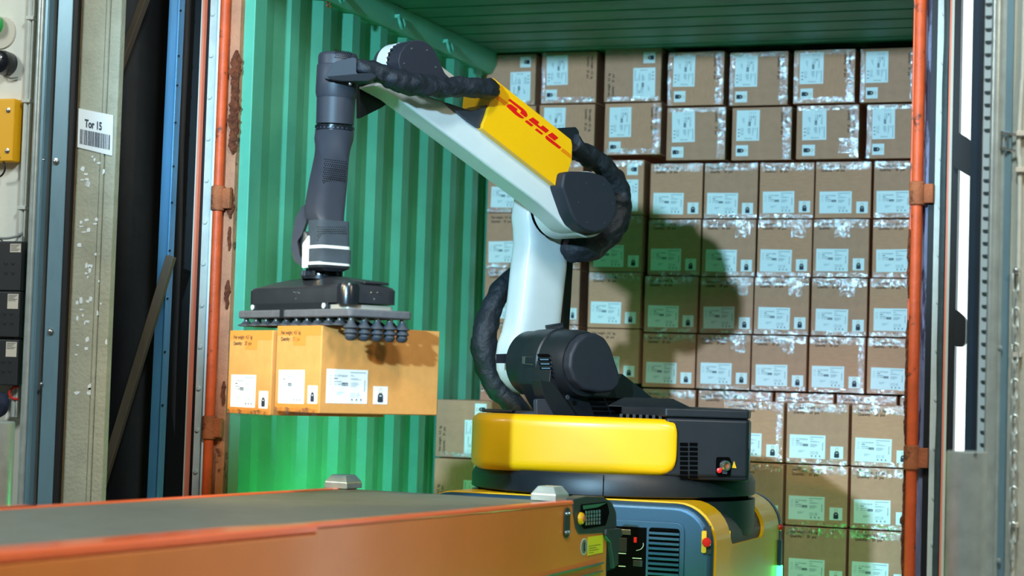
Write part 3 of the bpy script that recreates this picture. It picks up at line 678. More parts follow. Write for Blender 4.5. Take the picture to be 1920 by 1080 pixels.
# rows three to seven: upright
X4 = [-.377, -.127, .124, .376, .632, .890]
colz = [(2.072, 1.824), (1.821, 1.567), (1.564, 1.312), (1.308, 1.066)]
ROWN = ['third', 'fourth', 'fifth', 'sixth']
def zcarton(label, x0, x1, z1, z0, tapes, Y=YB, roll=0, group='cartons in the back stack', rz=0):
    ctr = Vector(((x0 + x1) / 2, Y, (z0 + z1) / 2)); o = carton(label, ctr, roll, 0, 0, group, True, tapes)
    sx_, sz_ = ((x1 - x0) / BW, (z1 - z0) / BH) if not roll else ((z1 - z0) / BW, (x1 - x0) / BH)
    o.matrix_world = Matrix.Translation(ctr) @ Matrix.Rotation(rz, 4, 'Z') @ Matrix.Rotation(math.radians(roll), 4, 'Y') @ Matrix.Diagonal((sx_, 1, sz_, 1)) @ Matrix.Translation(-Vector((0, 0, BH / 2)))
    return o
random.seed(5)
for r, (z1, z0) in enumerate(colz):
    # left part: three columns, a little lower and looser
    dz = -.012 if r < 3 else 0
    for c, (x0, x1, y_) in enumerate(((-1.160, -.93, .0), (-.905, -.715, .05), (-.648, -.402, -.02))):
        roll = CCW if (r == 0 and c == 2) else 0
        up = .016 if c == 2 else .03
        zcarton('brown carton, %s from the left in the %s row from the roof' % (ORD[c], ROWN[r]), x0, x1, z1 + up, z0 + up, random.choice(('b', 't', 'bt')) if not roll else 's', YB + y_, roll, rz=.04 if c == 1 else .004)
    for c in range(6):
        x0 = X4[c] - (.004 * r); x1 = x0 + (.243 if c < 4 else .25)
        if c == 5: x1 = 1.145
        tp = random.choice(('tb', 'tb', 'tbd', 't', 'tbs')) if c > 0 else random.choice(('t', 'tb'))
        if (r, c) in ((2, 2), (1, 3), (2, 3)): tp = 'tbd'
        zcarton('brown carton, %s from the left in the %s row from the roof' % (ORD[c + 3], ROWN[r]), x0, x1, z1, z0 + .002, tp, YB + random.uniform(-.012, .012), rz=random.uniform(-.008, .008))
# seventh row: top edges peep over the front stack; below it only hidden cartons carry the stack
X7 = [-1.166, -.90, -.64, -.385, -.127, .22, .49, .762]
for c in range(8):
    x0 = X7[c]; x1 = (X7[c + 1] if c < 7 else 1.15) - .014
    zcarton('carton behind the front stack, only its top edge showing, %s from the left' % ORD[c], x0, x1, 1.060, .80, 'tb', YB)
for r in range(3):
    for c in range(9):
        z0 = .002 + r * .266
        carton('carton hidden low behind the front stack', Vector((-1.04 + c * .259, YB, z0)), group='hidden cartons under the back stack', detail=False)
# front stack, one carton depth ahead, four rows
YF = 1.965
FX = [-1.160, -.886, -.615, -.40, -.155, .098, .368, .638, .905]
for c in range(9):
    for r in range(4):
        z1 = 1.020 - r * .2545; z0 = z1 - .249
        if r == 3: z0 = .002
        x0 = FX[c] + random.uniform(-.003, .003); x1 = x0 + .257
        if c == 8: x1 = 1.155
        nm = 'carton in the nearer low stack, %s column from the left, %s row from its top' % (ORD[c], ORD[r])
        if 1 <= c <= 4:
            if c == 4 or r > 0: continue
        if c == 0: zcarton(nm, x0, x1, z1 - .035, z0 - .035 if r < 3 else .002, 'e' if r == 0 else '', YF - .10, CCW, 'cartons in the front stack', rz=.02)
        elif 1 <= c <= 3: continue
        else: zcarton(nm, x0, x1, z1, z0, random.choice(('tb', 'tb', 'tbs')), YF + random.uniform(-.01, .01), 0, 'cartons in the front stack', rz=random.uniform(-.005, .005))

# ------------------------------------------------------------------ mobile unloading robot
ROB = empty('mobile_robot', (0, .7, 0), 'white, yellow and black mobile robot with a jointed arm and suction gripper', 'robot')
TH = math.radians(40)
NA = (Rh * math.sin(TH) - Fh * math.cos(TH)).normalized()      # joint axis: towards the camera and right
DA = (-Rh * math.cos(TH) - Fh * math.sin(TH)).normalized()     # arm reach direction: left and towards the camera
S0 = atz(1112, 683, 6.85); SF = S0 - NA * .38
EF = PL(1012, 388, SF, NA); E0 = EF + NA * .28
def onA(u, v, k, base=None): return PL(u, v, (base if base is not None else SF) + NA * k, NA)
def apoly(pts, k, r=0., base=None, seg=4):
    P = [onA(u, v, k, base) for (u, v) in pts]; return rpoly(P, r, seg) if r else P
# --- base body, aligned with the container
BX, BY0, BY1, BT = .53, .16, 1.17, .685
def arch(x, top, r, n=8, z0=.09):
    """half outline in XZ from the top middle round the right shoulder down"""
    return [(x - r + r * math.sin(a), top - r + r * math.cos(a)) for a in [i * math.pi / 2 / n for i in range(n + 1)]] + [(x, z0)]
def full(x, top, r, z0=.09): h = arch(x, top, r, z0=z0); return [(p[0], p[1]) for p in h] + [(-p[0], p[1]) for p in h[::-1]]
P = full(BX - .012, BT - .008, .12); part('chassis', MB().prism([(x, BY0 + .05, z) for x, z in P], (0, BY1 - BY0 - .1, 0)), BLK, ROB, bevel=.01)
P = full(BX - .003, BT - .001, .13)
ep = part('end_panel', MB().prism([(x, BY0, z) for x, z in P], (0, .052, 0)), BLUEB, ROB, bevel=.022, seg=5)
part('rear_panel', MB().prism([(x * 1.012, BY1 - .035, z + .004) for x, z in P], (0, .05, 0)), BLUEB, ROB, bevel=.012)
for sgn in (1, -1):      # yellow shells wrapping each side, notched for the bearing drum
    def band(y0, y1, prof, th=.022):
        o = [(x, z) for x, z in prof]; inn = [(x - th if z < BT - .1 else x - th * .6, z - (0 if z < BT - .1 else th)) for x, z in prof]
        return [Vector((sgn * x, y0, z)) for x, z in o + inn[::-1]], (0, y1 - y0, 0)
    pr_ = [(.12, BT + .002)] + arch(BX, BT + .002, .13)
    mb = MB(); mb.prism(*band(BY0 + .05, .40, pr_)); mb.prism(*band(.90, BY1 - .03, pr_))
    low = [(BX, .540), (BX, .09)]
    mb.prism(*band(.3995, .9005, low))
    # soft corner webs of the notch
    for (yy, dirn) in ((.40, 1), (.90, -1)):
        Q = [Vector((sgn * (BX - .0005), yy, .540))] + [Vector((sgn * (BX - .0005), yy + dirn * .05 * (1 - math.sin(a)), .540 + .05 * (1 - math.cos(a)))) for a in [math.pi / 2 * i / 6 for i in range(7)]]
        mb.prism(Q, (-sgn * .02, 0, 0))
    part('side_shell', mb, YEL, ROB, bevel=.004, label='yellow side shell')
    part('wheel_skirt', MB().box((sgn * (BX - .07), BY0 + .12, .05), (sgn * (BX - .02), BY1 - .12, .10)), BLK, ROB)
for x in (-.36, .36):
    for y in (.38, 1.05): part('wheel', MB().cyl((x - .03, y, .075), (x + .03, y, .075), .075, n=24), BLACKR, ROB, bevel=.008)
# vent field on the end panel
yf = BY0 - .001
def ef(u, v, lift=0): return onY(u, v, BY0 - lift)
a, b = ef(1150, 1080), ef(1283, 979)
fx0, fx1, fz1 = ef(1130, 980).x, ef(1284, 1010).x, ef(1230, 978).z; fz0 = .16
P = rpoly([(fx0, yf, fz0), (fx1, yf, fz0), (fx1, yf, fz1), (fx0, yf, fz1)], .035, 6)
part('vent_frame', MB().prism(P, (0, -.004, 0)), BLUEB, ROB, bevel=.002)
vx0, vx1 = ef(1217, 1020).x, ef(1275, 1020).x; vz1 = ef(1245, 990).z
part('vent_recess', MB().prism(rpoly([(vx0, yf - .005, fz0 + .03), (vx1, yf - .005, fz0 + .03), (vx1, yf - .005, vz1), (vx0, yf - .005, vz1)], .012), (0, .004, 0)), HOLE, ROB)
for k in range(14):
    z = vz1 - .018 - k * .0165
    if z < fz0 + .04: break
    part('vent_slat', MB().box((vx0, yf - .010, z - .0042), (vx1, yf - .004, z + .0042)), BLUEB, ROB, bevel=.0015)
# dark service bay left of the slats
bx0, bx1 = ef(1140, 1010).x, ef(1213, 1010).x
part('service_bay', MB().box((bx0, yf - .0055, fz0 + .04), (bx1, yf - .003, vz1 - .002)), HOLE, ROB)
part('bay_cover', MB().box((ef(1161, 1020).x, yf - .009, ef(1170, 1035).z), (ef(1177, 1020).x, yf - .005, ef(1170, 1008).z)), BLK, ROB, bevel=.002)
part('bay_plate', MB().box((ef(1162, 1000).x, yf - .010, ef(1170, 1002).z), (ef(1184, 1000).x, yf - .005, ef(1170, 992).z)), SILV, ROB, bevel=.001)
part('main_switch', MB().box((ef(1190, 1020).x, yf - .012, ef(1192, 1017).z), (ef(1195.5, 1020).x, yf - .005, ef(1192, 1007).z)), REDB, ROB, bevel=.001)
part('switch_arc', MB().tube([ef(1206, 1018, .006), ef(1206, 1024, .006), ef(1201, 1030, .006), ef(1193, 1032, .006)], .0011, 6), GREYW, ROB)
for (u0, u1, v) in ((1187, 1204, 1046), (1161, 1175, 1037), (1161, 1174, 1061)): part('mark_line', MB().box((ef(u0, v).x, yf - .0065, ef(u0, v).z - .0012), (ef(u1, v).x, yf - .005, ef(u0, v).z + .0012)), GREYW, ROB)
part('socket_plate', MB().box((ef(1188, 1056).x, yf - .0085, ef(1195, 1062).z), (ef(1206, 1056).x, yf - .005, ef(1195, 1050).z)), BLK, ROB, bevel=.002)
# emergency stop
pe = ef(1327, 1016, -.02); pm = onX(1327, 1016, BX - .035)
pb_ = ef(1322, 1016, .002)
es = part('stop_plate', MB().prism(rpoly([pb_ + Vector((dx, 0, dz)) for dx, dz in ((-.011, -.036), (.006, -.036), (.006, .036), (-.011, .036))], .006), (0, -.006, 0)), YEL2, ROB, bevel=.002, label='yellow emergency stop plate')
ax_e = Vector((.55, -.83, 0)).normalized()
part('stop_recess', MB().prism([ef(1319, 989, .001), ef(1333, 986, .001), ef(1333, 1038, .001), ef(1319, 1042, .001)], (0, .004, 0)), BLK, ROB)
part('stop_collar', MB().lathe(pb_ + Vector((0, -.006, 0)), ax_e, [(.012, 0), (.012, .014), (.002, .0145)], 18), YEL2, es)
part('stop_button', MB().lathe(pb_ + Vector((0, -.006, 0)) + ax_e * .014, ax_e, [(.008, 0), (.0145, .003), (.0155, .007), (.013, .011), (.002, .013)], 22), REDB, es, label='red mushroom emergency stop button')
# rear corner details: dark guard, red cap, green light strip
gp = onX(1460, 930, BX + .002)
mb = MB(); prof = [(1437, 925), (1452, 931), (1462, 947), (1466, 968)]; P1 = [onX(u, v, BX - .07) for u, v in prof]; 
part('corner_lamp', MB().sphere(onY(1462, 989, BY1 - .02), .014), REDB, ROB)
pl = onY(1463, 1012, BY1 - .03); p2 = onY(1462, 1060, BY1 - .03)
part('light_housing', MB().box((pl.x - .008, BY1 - .05, p2.z), (pl.x + .008, BY1 - .02, pl.z)), BLUEB, ROB, bevel=.002)
part('light_strip', MB().box((p2.x - .009, BY1 - .052, .20), (p2.x + .009, BY1 - .018, p2.z)), LEDG, ROB, bevel=.002, label='glowing green light strip')
part('light_strip', MB().box((-BX - .02, .45, .30), (-BX - .004, .80, .33)), LEDG, ROB, label='glowing green light strip')
lamp('robot_status_light_left', 'POINT', (-BX - .10, .62, .34), None, 11, (.02, 1, .30), .06)
lamp('robot_status_light_rear', 'POINT', (p2.x + .06, BY1 + .06, .28), None, 4, (.05, 1, .18), .05)
lamp('robot_status_light_front', 'POINT', (.30, BY0 - .22, .28), None, 3, (.05, 1, .25), .05)
# --- turntable
TC = Vector((.018, .70, 0)); va = YAW - math.atan((1150 - 960) / FPX)
NFV = Vector((math.sin(va), -math.cos(va), 0)); RTV = Vector((math.cos(va), math.sin(va), 0))
def tt(x, y, z): return TC + RTV * x + NFV * y + VZ * z
RD = .508
part('bearing_drum', MB().lathe(TC + VZ * .53, VZ, [(.48, 0), (.505, .03), (.508, .06), (.508, .150)], 64), BLK, ROB)
part('turntable_gap', MB().lathe(TC + VZ * .678, VZ, [(.485, 0), (.485, .014)], 48), HOLE, ROB)
def circ_arc(a0, a1, n, r): return [(r * math.sin(a0 + (a1 - a0) * i / n), r * math.cos(a0 + (a1 - a0) * i / n)) for i in range(n + 1)]
part('turntable_ring', MB().lathe(TC + VZ * .692, VZ, [(.500, 0), (RD, .004), (RD, .050), (.494, .075), (.47, .077)], 72), BLK, ROB)
part('ring_seam', MB().box((-.001, -.001, 0), (.001, .001, 0)).__class__().prism([tt(-.035, RD + .001 - .0025, .695), tt(-.032, RD + .001 - .0025, .695), tt(-.032, RD - .0015, .765), tt(-.035, RD - .0015, .765)], NFV * .002), HOLE, ROB)
ZB, ZY0, ZY1, ZK = .765, .768, .952, .985
# footprint of the superstructure: flat front, round left, straight right end
fp = [(-.40, -.10), (-.42, .02), (-.39, .20), (-.30, .30), (.0, .38), (.20, .41), (.25, .44), (.455, .42), (.468, .30), (.468, -.18), (.30, -.40), (-.20, -.42)]
part('turntable_body', MB().prism([tt(x, y, ZB - .01) for x, y in fp], VZ * (.12)), BLK, ROB, bevel=.012)
kp = [(.17, .462), (.452, .425), (.468, .30), (.468, -.18), (.30, -.40), (.05, -.38), (.13, .30)]
kb = part('rear_housing', MB().prism([tt(x, y, ZB) for x, y in kp], VZ * (ZK - ZB - .022)), BLK, ROB, bevel=.012)
part('housing_lid', MB().prism([tt(x, y, ZK - .02) for x, y in [(.02, .34), (.17, .458), (.450, .422), (.466, .30), (.466, -.18), (.30, -.398), (.05, -.38)]], VZ * .030), BLK, ROB, bevel=.006)
part('lid_hump', MB().loft([[tt(x, y, ZK + .008) for x, y in ((-.03, .33), (.27, .33), (.27, .0), (-.03, .0))], [tt(x, y, ZK + .040) for x, y in ((.03, .27), (.20, .27), (.20, .06), (.03, .06))]]), BLK, ROB, bevel=.006)
# yellow front cover
yp = [(-.505, -.12), (-.505, .02), (-.503, .16), (-.49, .25), (-.465, .31), (-.42, .355), (-.33, .395), (-.2, .43), (-.05, .455), (.1, .468), (.195, .474), (.210, .465), (.210, .42), (-.05, .40), (-.30, .33), (-.40, .24), (-.43, .10), (-.43, -.12)]
nn = 26; F_ = [Vector((p[0], p[1], 0)) for p in yp[:12]]; B_ = [Vector((p[0], p[1], 0)) for p in yp[12:]]
Fo, _ = resample(F_, [0] * len(F_), 4)
mb = MB(); rows = 14; rings = []
for i, p in enumerate(Fo):
    t = i / (len(Fo) - 1)
    rc = .055; s_end = (Fo[-1] - p).length
    cut = rc - math.sqrt(max(0, rc * rc - (rc - s_end) ** 2)) if s_end < rc else 0
    z0, z1 = ZY0 + cut - .005 * math.sin(t * 3.1), ZY1 - cut * .35 + .006 * math.sin(t * 2.6)
    q = Fo[min(i + 1, len(Fo) - 1)] - Fo[max(i - 1, 0)]; nrm = Vector((-q.y, q.x, 0)).normalized()
    rg_ = []
    for k in range(rows + 1):
        s = k / rows; e = min(s, 1 - s) * (z1 - z0); off = .022 * (1 - math.sqrt(max(0, 1 - (1 - min(1, e / .030)) ** 2)))
        g = p - nrm * off; rg_.append(tt(g.x, g.y, z0 + (z1 - z0) * s))
    g = p - nrm * .06
    rg_ += [tt(g.x, g.y, z1 - .004), tt(g.x, g.y, z0 + .004)]
    rings.append(rg_)
part('front_cover', MB().loft(rings), YEL, ROB, smooth=60, label='curved yellow front cover')
# housing vents, valve port, warning sign
def hp(u, v, lift=0):
    nrm = (tt(.452, .425, 0) - tt(.17, .462, 0)).cross(VZ).normalized()
    if nrm.dot(NFV) < 0: nrm = -nrm
    return PL(u, v, tt(.17, .462, 0) + nrm * lift, nrm)
for c in range(2):
    for r in range(8):
        u0, v0 = 1275 + c * 18, 830 + r * 8.8
        part('vent_slot', MB().prism([hp(u0, v0, .003), hp(u0 + 15, v0 + .4, .003), hp(u0 + 15, v0 + 6.4, .003), hp(u0, v0 + 6, .003)], NFV * -.003), HOLE, kb, smooth=0)
part('port_recess', MB().prism(rpoly([hp(1343, 857, .0035), hp(1368, 857, .0035), hp(1372, 868, .0035), hp(1370, 893, .0035), hp(1346, 894, .0035), hp(1342, 886, .0035)], .006), NFV * -.004), HOLE, kb, bevel=.001)
pv = hp(1357, 873, .004)
vp = part('port_valve', MB().lathe(pv, NFV * .8 + RTV * .6, [(.018, 0), (.018, .014), (.0165, .018), (.011, .018), (.0105, .010), (.0005, .010)], 24), SILV, kb)
part('valve_core', MB().lathe(pv, NFV * .8 + RTV * .6, [(.0105, .009), (.0105, .0125), (.001, .013)], 18), RUST, kb)
part('port_cap', MB().lathe(hp(1348.5, 882, .004), NFV, [(.0085, 0), (.0095, .004), (.0085, .010), (.001, .012)], 16), REDB, kb)
part('port_block', MB().prism([hp(1354, 881, .004), hp(1364, 882, .004), hp(1363, 889, .004), hp(1354, 888, .004)], NFV * .006), DARKG, kb)
part('warning_sign', MB().prism([hp(1376.5, 864, .003), hp(1381, 878, .003), hp(1372.5, 877, .003)], NFV * -.002), YEL2, kb, smooth=0, label='small yellow warning triangle')
# deck plates and grilles on top, behind the cover
part('deck_tray', MB().prism([tt(x, y, .885) for x, y in ((-.40, .20), (-.05, .36), (.12, .36), (.12, -.25), (-.35, -.25))], VZ * .05), BLK, ROB, bevel=.006)
part('deck_plate', MB().prism(rpoly([onA(u, v, .33) for u, v in ((1006, 748), (1052, 748), (1062, 790), (1008, 790))], .012), NA * -.02), DARKG, ROB, bevel=.003)
part('deck_lip', MB().prism([tt(x, y, .957) for x, y in ((-.47, .16), (-.36, .22), (-.34, .16), (-.45, .10))], VZ * .012), BLK, ROB, bevel=.004)
for k in range(5): part('deck_rib', MB().obox(tt(-.28 + k * .0, .30 - k * .03, .955 + k * .002), RTV, NFV, VZ, .07, .006, .004), BLK, ROB, bevel=.002)
for k in range(7): part('deck_rib', MB().obox(tt(.02 + k * .022, .41, .962), RTV, NFV, VZ, .006, .03, .008), BLK, ROB, bevel=.002)
# --- shoulder drum and its bracket
shd = part('shoulder_drum', MB().lathe(SF + NA * .045, NA, [(.085, 0), (.116, .0), (.116, .06), (.121, .062), (.123, .10), (.122, .115), (.126, .118), (.126, .175), (.121, .18), (.119, .27), (.112, .30)], 48), BLK, ROB)
cap = [(1069, 690), (1071, 664), (1082, 641), (1098, 627), (1118, 624), (1136, 634), (1147, 652), (1155, 678), (1164, 704), (1162, 722), (1150, 735), (1125, 737), (1098, 732), (1078, 714)]
part('shoulder_cap', MB().prism(apoly(cap, .38, .012), NA * -.08), BLKM, ROB, bevel=.012, seg=4)
brk = [(1034, 676), (1062, 700), (1090, 738), (1140, 744), (1166, 700), (1176, 708), (1232, 752), (1215, 786), (1075, 792), (1052, 760), (1030, 720)]
part('shoulder_bracket', MB().prism(apoly(brk, .30, .006), NA * -.17), BLK, ROB, bevel=.01)
part('bracket_leg', MB().prism(apoly([(1012, 712), (1038, 718), (1086, 788), (1046, 788), (1020, 742)], .335, .006), NA * -.05), BLK, ROB, bevel=.008)
part('leg_bolt', MB().lathe(onA(1064, 745, .336), NA, [(.009, 0), (.008, .003), (.003, .0035), (.002, .001)], 12), DARKG, ROB)
for c in range(2):
    for r in range(4):
        u0 = 1104 + c * 33 + r * 3; v0 = 746 + r * 8.6
        part('vent_slot', MB().prism([onA(u0, v0, .3035), onA(u0 + 28, v0 + .5, .3035), onA(u0 + 29, v0 + 5.5, .3035), onA(u0 + 1, v0 + 5, .3035)], NA * -.003), HOLE, ROB, smooth=0)
def on_drum(u, v, R, lift=0.):
    """photo point on the drum's curved skin"""
    r = ray(u, v).normalized(); o = CAM - SF; d = r - NA * r.dot(NA); q = o - NA * o.dot(NA)
    A_, B_2, C_ = d.dot(d), 2 * d.dot(q), q.dot(q) - (R + lift) ** 2; disc = max(0, B_2 * B_2 - 4 * A_ * C_)
    return CAM + r * ((-B_2 - math.sqrt(disc)) / (2 * A_))
for r in range(6):
    v0 = 663.5 + r * 8.2; u0 = 1007 + r * 1.6
    part('drum_slot', MB().add([on_drum(u0, v0, .126, .002), on_drum(u0 + 22, v0, .126, .002), on_drum(u0 + 23, v0 + 5, .126, .002), on_drum(u0 + 1.5, v0 + 5, .126, .002)], [(0, 1, 2, 3)]), HOLE, shd, smooth=0)
    if r in (1, 2, 3): part('drum_fin', MB().add([on_drum(u0 + 3, v0 + 1.2, .126, .0028), on_drum(u0 + 20, v0 + 1.2, .126, .0028), on_drum(u0 + 20, v0 + 3.6, .126, .0028), on_drum(u0 + 4, v0 + 3.6, .126, .0028)], [(0, 1, 2, 3)]), mat('vent_fin_blue', (120, 150, 190), .3, .6), shd, smooth=0)
part('warning_sign', MB().add([on_drum(992, 654, .122, .003), on_drum(995, 662, .122, .003), on_drum(987, 662, .122, .003)], [(0, 1, 2)]), YEL2, shd, smooth=0, label='small yellow warning triangle')
part('drum_plate', MB().add([on_drum(979, 668, .122, .004), on_drum(998, 669, .122, .004), on_drum(999, 684, .122, .004), on_drum(979, 682, .122, .004)], [(0, 1, 2, 3)]), mat('grey_plate', (92, 94, 86), .4, .4), shd, smooth=0)
part('drum_cover_tab', MB().prism([on_drum(1022, 614, .122, .0), on_drum(1054, 609, .122, .0), on_drum(1056, 614, .122, .0), on_drum(1024, 618, .122, .0)], VZ * .008), BLK, shd)
# --- lower arm: white lofted link behind the drum, from shoulder to elbow
def lring(v, ul, ur, n=40, pw=4.2, hw=.06):
    c = PL((ul + ur) / 2, v, SF - NA * .045, NA); w = (PL(ur, v, SF - NA * .045, FW) - PL(ul, v, SF - NA * .045, FW)).length / 2
    hx_ = (w - .90 * hw * math.sin(TH)) / (.93 * math.cos(TH))
    return ring(c, DA, NA, max(.02, hx_), hw, n, pw)
rows = [(352, 978, 1052), (362, 968, 1062), (378, 960, 1068), (395, 956, 1070), (412, 954.5, 1070), (432, 957, 1070), (460, 958, 1069), (500, 953, 1067), (560, 947, 1060), (600, 942, 1056), (625, 936, 1052), (645, 929, 1050), (670, 925.5, 1050), (695, 927, 1048), (712, 935, 1044), (725, 946, 1036), (734, 957, 1026), (740, 972, 1012)]
rings = []
for i, (v, a, b) in enumerate(rows): rings.append(lring(v, a, b, hw=.062 if 2 < i < 14 else .05))
la = part('lower_arm', MB().loft(rings), ARMW, ROB, smooth=60, label='white lower arm link')
part('elbow_gap_ring', MB().lathe(onA(1104, 383, .235) - NA * .19, NA, [(.114, 0), (.117, .003), (.117, .014), (.10, .016)], 40), HOLE, ROB)
part('scuff_patch', MB().prism([onA(930, 664, .0185) , onA(957, 663, .0185), onA(958, 674, .0185), onA(954, 681, .0185), onA(930, 681, .0185)], NA * .0012), BLKM, la, smooth=0)
# --- upper arm: white box beam with black elbow cap
ua = [(1112, 441), (1085, 438), (1060, 426), (1038, 405), (1010, 381), (985, 362), (940, 329), (880, 284), (810, 232), (745, 183), (714, 166), (702, 160), (712, 154), (730, 152), (756, 163), (790, 175), (834, 190), (880, 214), (905, 238), (950, 270), (1040, 335), (1090, 330), (1130, 350), (1145, 385), (1138, 420)]
part('upper_arm', MB().prism(apoly(ua, .235, .0), NA * -.10), ARMW, ROB, bevel=.022, seg=5, smooth=40, label='white upper arm link')
EC = onA(1104, 383, .235)
part('elbow_drum', MB().lathe(EC - NA * .175, NA, [(.108, 0), (.1185, .004), (.1185, .165), (.108, .178)], 48), ARMW, ROB, label='white elbow drum')
# bevelled lower rib that catches less light
ec = [(1058, 324), (1070, 321), (1108, 322), (1135, 330), (1150, 347), (1157, 372), (1158, 395), (1150, 416), (1136, 431), (1118, 437), (1100, 433), (1082, 420), (1072, 402), (1058, 362), (1054, 350)]
part('elbow_cap', MB().prism(apoly(ec, .300, .012), NA * -.085), BLKM, ROB, bevel=.010, seg=4, label='black elbow cap')
part('elbow_rim', MB().prism(apoly([(1046, 352), (1060, 330), (1110, 325), (1152, 360), (1152, 405), (1128, 438), (1104, 442), (1078, 432), (1064, 414), (1054, 380)], .25, .012), NA * -.1), BLK, ROB, bevel=.010)
for (u, v) in ((1100, 344), (1132, 346), (1085, 380), (1149, 382), (1101, 417), (1134, 418)): part('cap_screw', MB().lathe(onA(u, v, .3005), NA, [(.0035, 0), (.003, .0015), (.0005, .0018)], 10), DARKG, ROB)
# --- yellow arm cover with the red lettering
YC = [(916, 147), (925, 146), (1071, 262), (1073, 272), (1072, 302), (1058, 343), (1049, 351), (1043, 349), (905, 241), (905, 234), (910, 222), (918, 196), (921, 165)]
part('arm_cover', MB().prism(apoly(YC, .262, .004), NA * -.15), YEL, ROB, bevel=.010, seg=4, label='yellow arm cover with red lettering')
LOGO = [[(288,259),(400,343),(432,374),(443,400),(436,417),(424,421),(377,384),(388,366),(380,358),(273,271)], [(272,306),(298,308),(355,350),(343,368),(414,427),(398,433),(372,424),(330,394),(258,326)],
        [(490,422),(547,466),(530,483),(558,506),(578,493),(632,538),(603,560),(450,444)], [(437,446),(495,492),(475,503),(418,458)], [(525,520),(582,566),(565,575),(506,530)],
        [(660,556),(714,602),(680,627),(618,578)], [(598,592),(610,582),(740,686),(722,700),(640,640),(605,612)]]
mb = MB()
for pl_ in LOGO: mb.prism([onA(895 + x / 4.695, 130 + y / 4.695, .2635) for x, y in pl_], NA * -.001)
for (x0, y0, x1, y1) in ((172,224,265,299), (169,237,254,305), (166,250,242,312), (752,698,826,757), (744,705,825,769), (736,712,824,781)):
    mb.prism([onA(895 + x / 4.695, 130 + y / 4.695, .2635) for x, y in ((x0, y0 - 2), (x1, y1 - 2), (x1, y1 + 2), (x0, y0 + 2))], NA * -.001)
part('company_lettering', mb, RED, ROB, smooth=0, label='red slanted lettering with thin stripes')
part('arm_end_block', MB().prism(apoly([(1046, 240), (1080, 238), (1086, 246), (1085, 300), (1066, 300)], .12, .006), NA * -.12), BLK, ROB, bevel=.008)
part('arm_black_panel', MB().prism(apoly([(836, 192), (884, 208), (915, 196), (918, 205), (903, 236), (898, 240), (880, 228)], .250, .004), NA * -.1), DARKG, ROB, bevel=.006)
# --- wrist drum at the far end of the upper arm
WC = onA(793, 114, .27)
wr = part('wrist_drum', MB().lathe(WC - NA * .21, NA, [(.030, 0), (.054, .004), (.066, .02), (.0695, .045)], 40), DARKG, ROB)
part('wrist_band', MB().lathe(WC - NA * .165, NA, [(.068, 0), (.0725, .003), (.0725, .055), (.069, .058)], 40), ARMW, ROB, label='white wrist band')
vb = part('vent_band', MB().lathe(WC - NA * .107, NA, [(.0685, 0), (.0685, .06)], 40), HOLE, ROB)
xw = DA; yw = VZ
for k in range(16):
    a = math.radians(-30 + k * 13.5); r0 = DA * math.cos(a) + VZ * math.sin(a); t0 = -DA * math.sin(a) + VZ * math.cos(a)
    part('vent_rib', MB().obox(WC - NA * .077 + r0 * .069, NA, r0, t0, .031, .003, .0036), DARKG, vb, bevel=.001)
part('vent_rim', MB().lathe(WC - NA * .052, NA, [(.066, 0), (.0715, .002), (.0715, .03), (.066, .032)], 40), DARKG, ROB)
wcap = [(751, 98), (761, 84), (776, 76), (791, 77), (806, 84), (817, 97), (825, 116), (834, 137), (850, 152), (862, 170), (830, 178), (790, 168), (768, 150), (751, 132), (747, 115)]
part('wrist_cap', MB().prism(apoly(wcap, .27, .010), NA * -.06), BLKM, ROB, bevel=.008, seg=4)
for (u, v) in ((772, 91), (801, 94), (758, 119), (817, 126)): part('cap_screw', MB().lathe(onA(u, v, .2705), NA, [(.0035, 0), (.003, .0015), (.0005, .0018)], 10), SILV, ROB)
part('arm_back_shell', MB().prism(apoly([(812, 110), (832, 128), (862, 150), (850, 172), (800, 160)], .17, .004), NA * -.1), PANW, ROB, bevel=.01)
part('forearm_link', MB().prism(apoly([(668, 120), (700, 112), (740, 130), (760, 150), (735, 172), (704, 172), (690, 156), (668, 152)], .18, .006), NA * -.10), BLK, ROB, bevel=.012)
part('guard_fin', MB().prism(apoly([(674, 150), (690, 158), (704, 178), (733, 190), (715, 202), (675, 222)], .12, .003), NA * -.02), BLK, ROB, bevel=.004)
# --- upper forearm cylinder
FZ = (PL(632, 160, WC - NA * .07, NA) - CAM).dot(FW)
GZ = 5.98
def fp_(u, v, dz=0): return atz(u, v, FZ + (GZ - FZ) * max(0, (v - 240) / 270) + dz)
ft, fb = fp_(634, 104), fp_(628, 233); fax = (fb - ft).normalized(); fx = fax.orthogonal().normalized(); rr = 37 * FZ / FPX
fx = (Rh - fax * Rh.dot(fax)).normalized(); fy = fax.cross(fx)
rg = []
for (t, r) in ((-.04, .72), (-.028, .88), (-.01, .96), (.02, 1.0), (.4, 1.0), (.6, .985), (1.0, .96)): rg.append(ring(ft + (fb - ft) * t, fx, fy, rr * r, rr * r, 40))
fc = part('forearm_cylinder', MB().loft(rg), DARKG, ROB, smooth=50)
def on_cyl(u, v, R, c0, axd, lift=0.):
    r = ray(u, v).normalized(); o = CAM - c0; d = r - axd * r.dot(axd); q = o - axd * o.dot(axd)
    A_, B_2, C_ = d.dot(d), 2 * d.dot(q), q.dot(q) - (R + lift) ** 2; disc = max(0, B_2 * B_2 - 4 * A_ * C_)
    return CAM + r * ((-B_2 - math.sqrt(disc)) / (2 * A_))
mb = MB()
for i in range(9):
    for j in range(5):
        u, v = 628.5 + i * 3.6 + (j % 2) * 1.8, 93.5 + j * 3.4 + i * .55; P = []
        for k in range(6): a = k * math.pi / 3; P.append(on_cyl(u + 1.15 * math.cos(a), v + 1.15 * math.sin(a), rr, ft, fax, .0006))
        mb.add(P, [tuple(range(6))])
part('perforation', mb, HOLE, fc, smooth=0, kind='stuff')
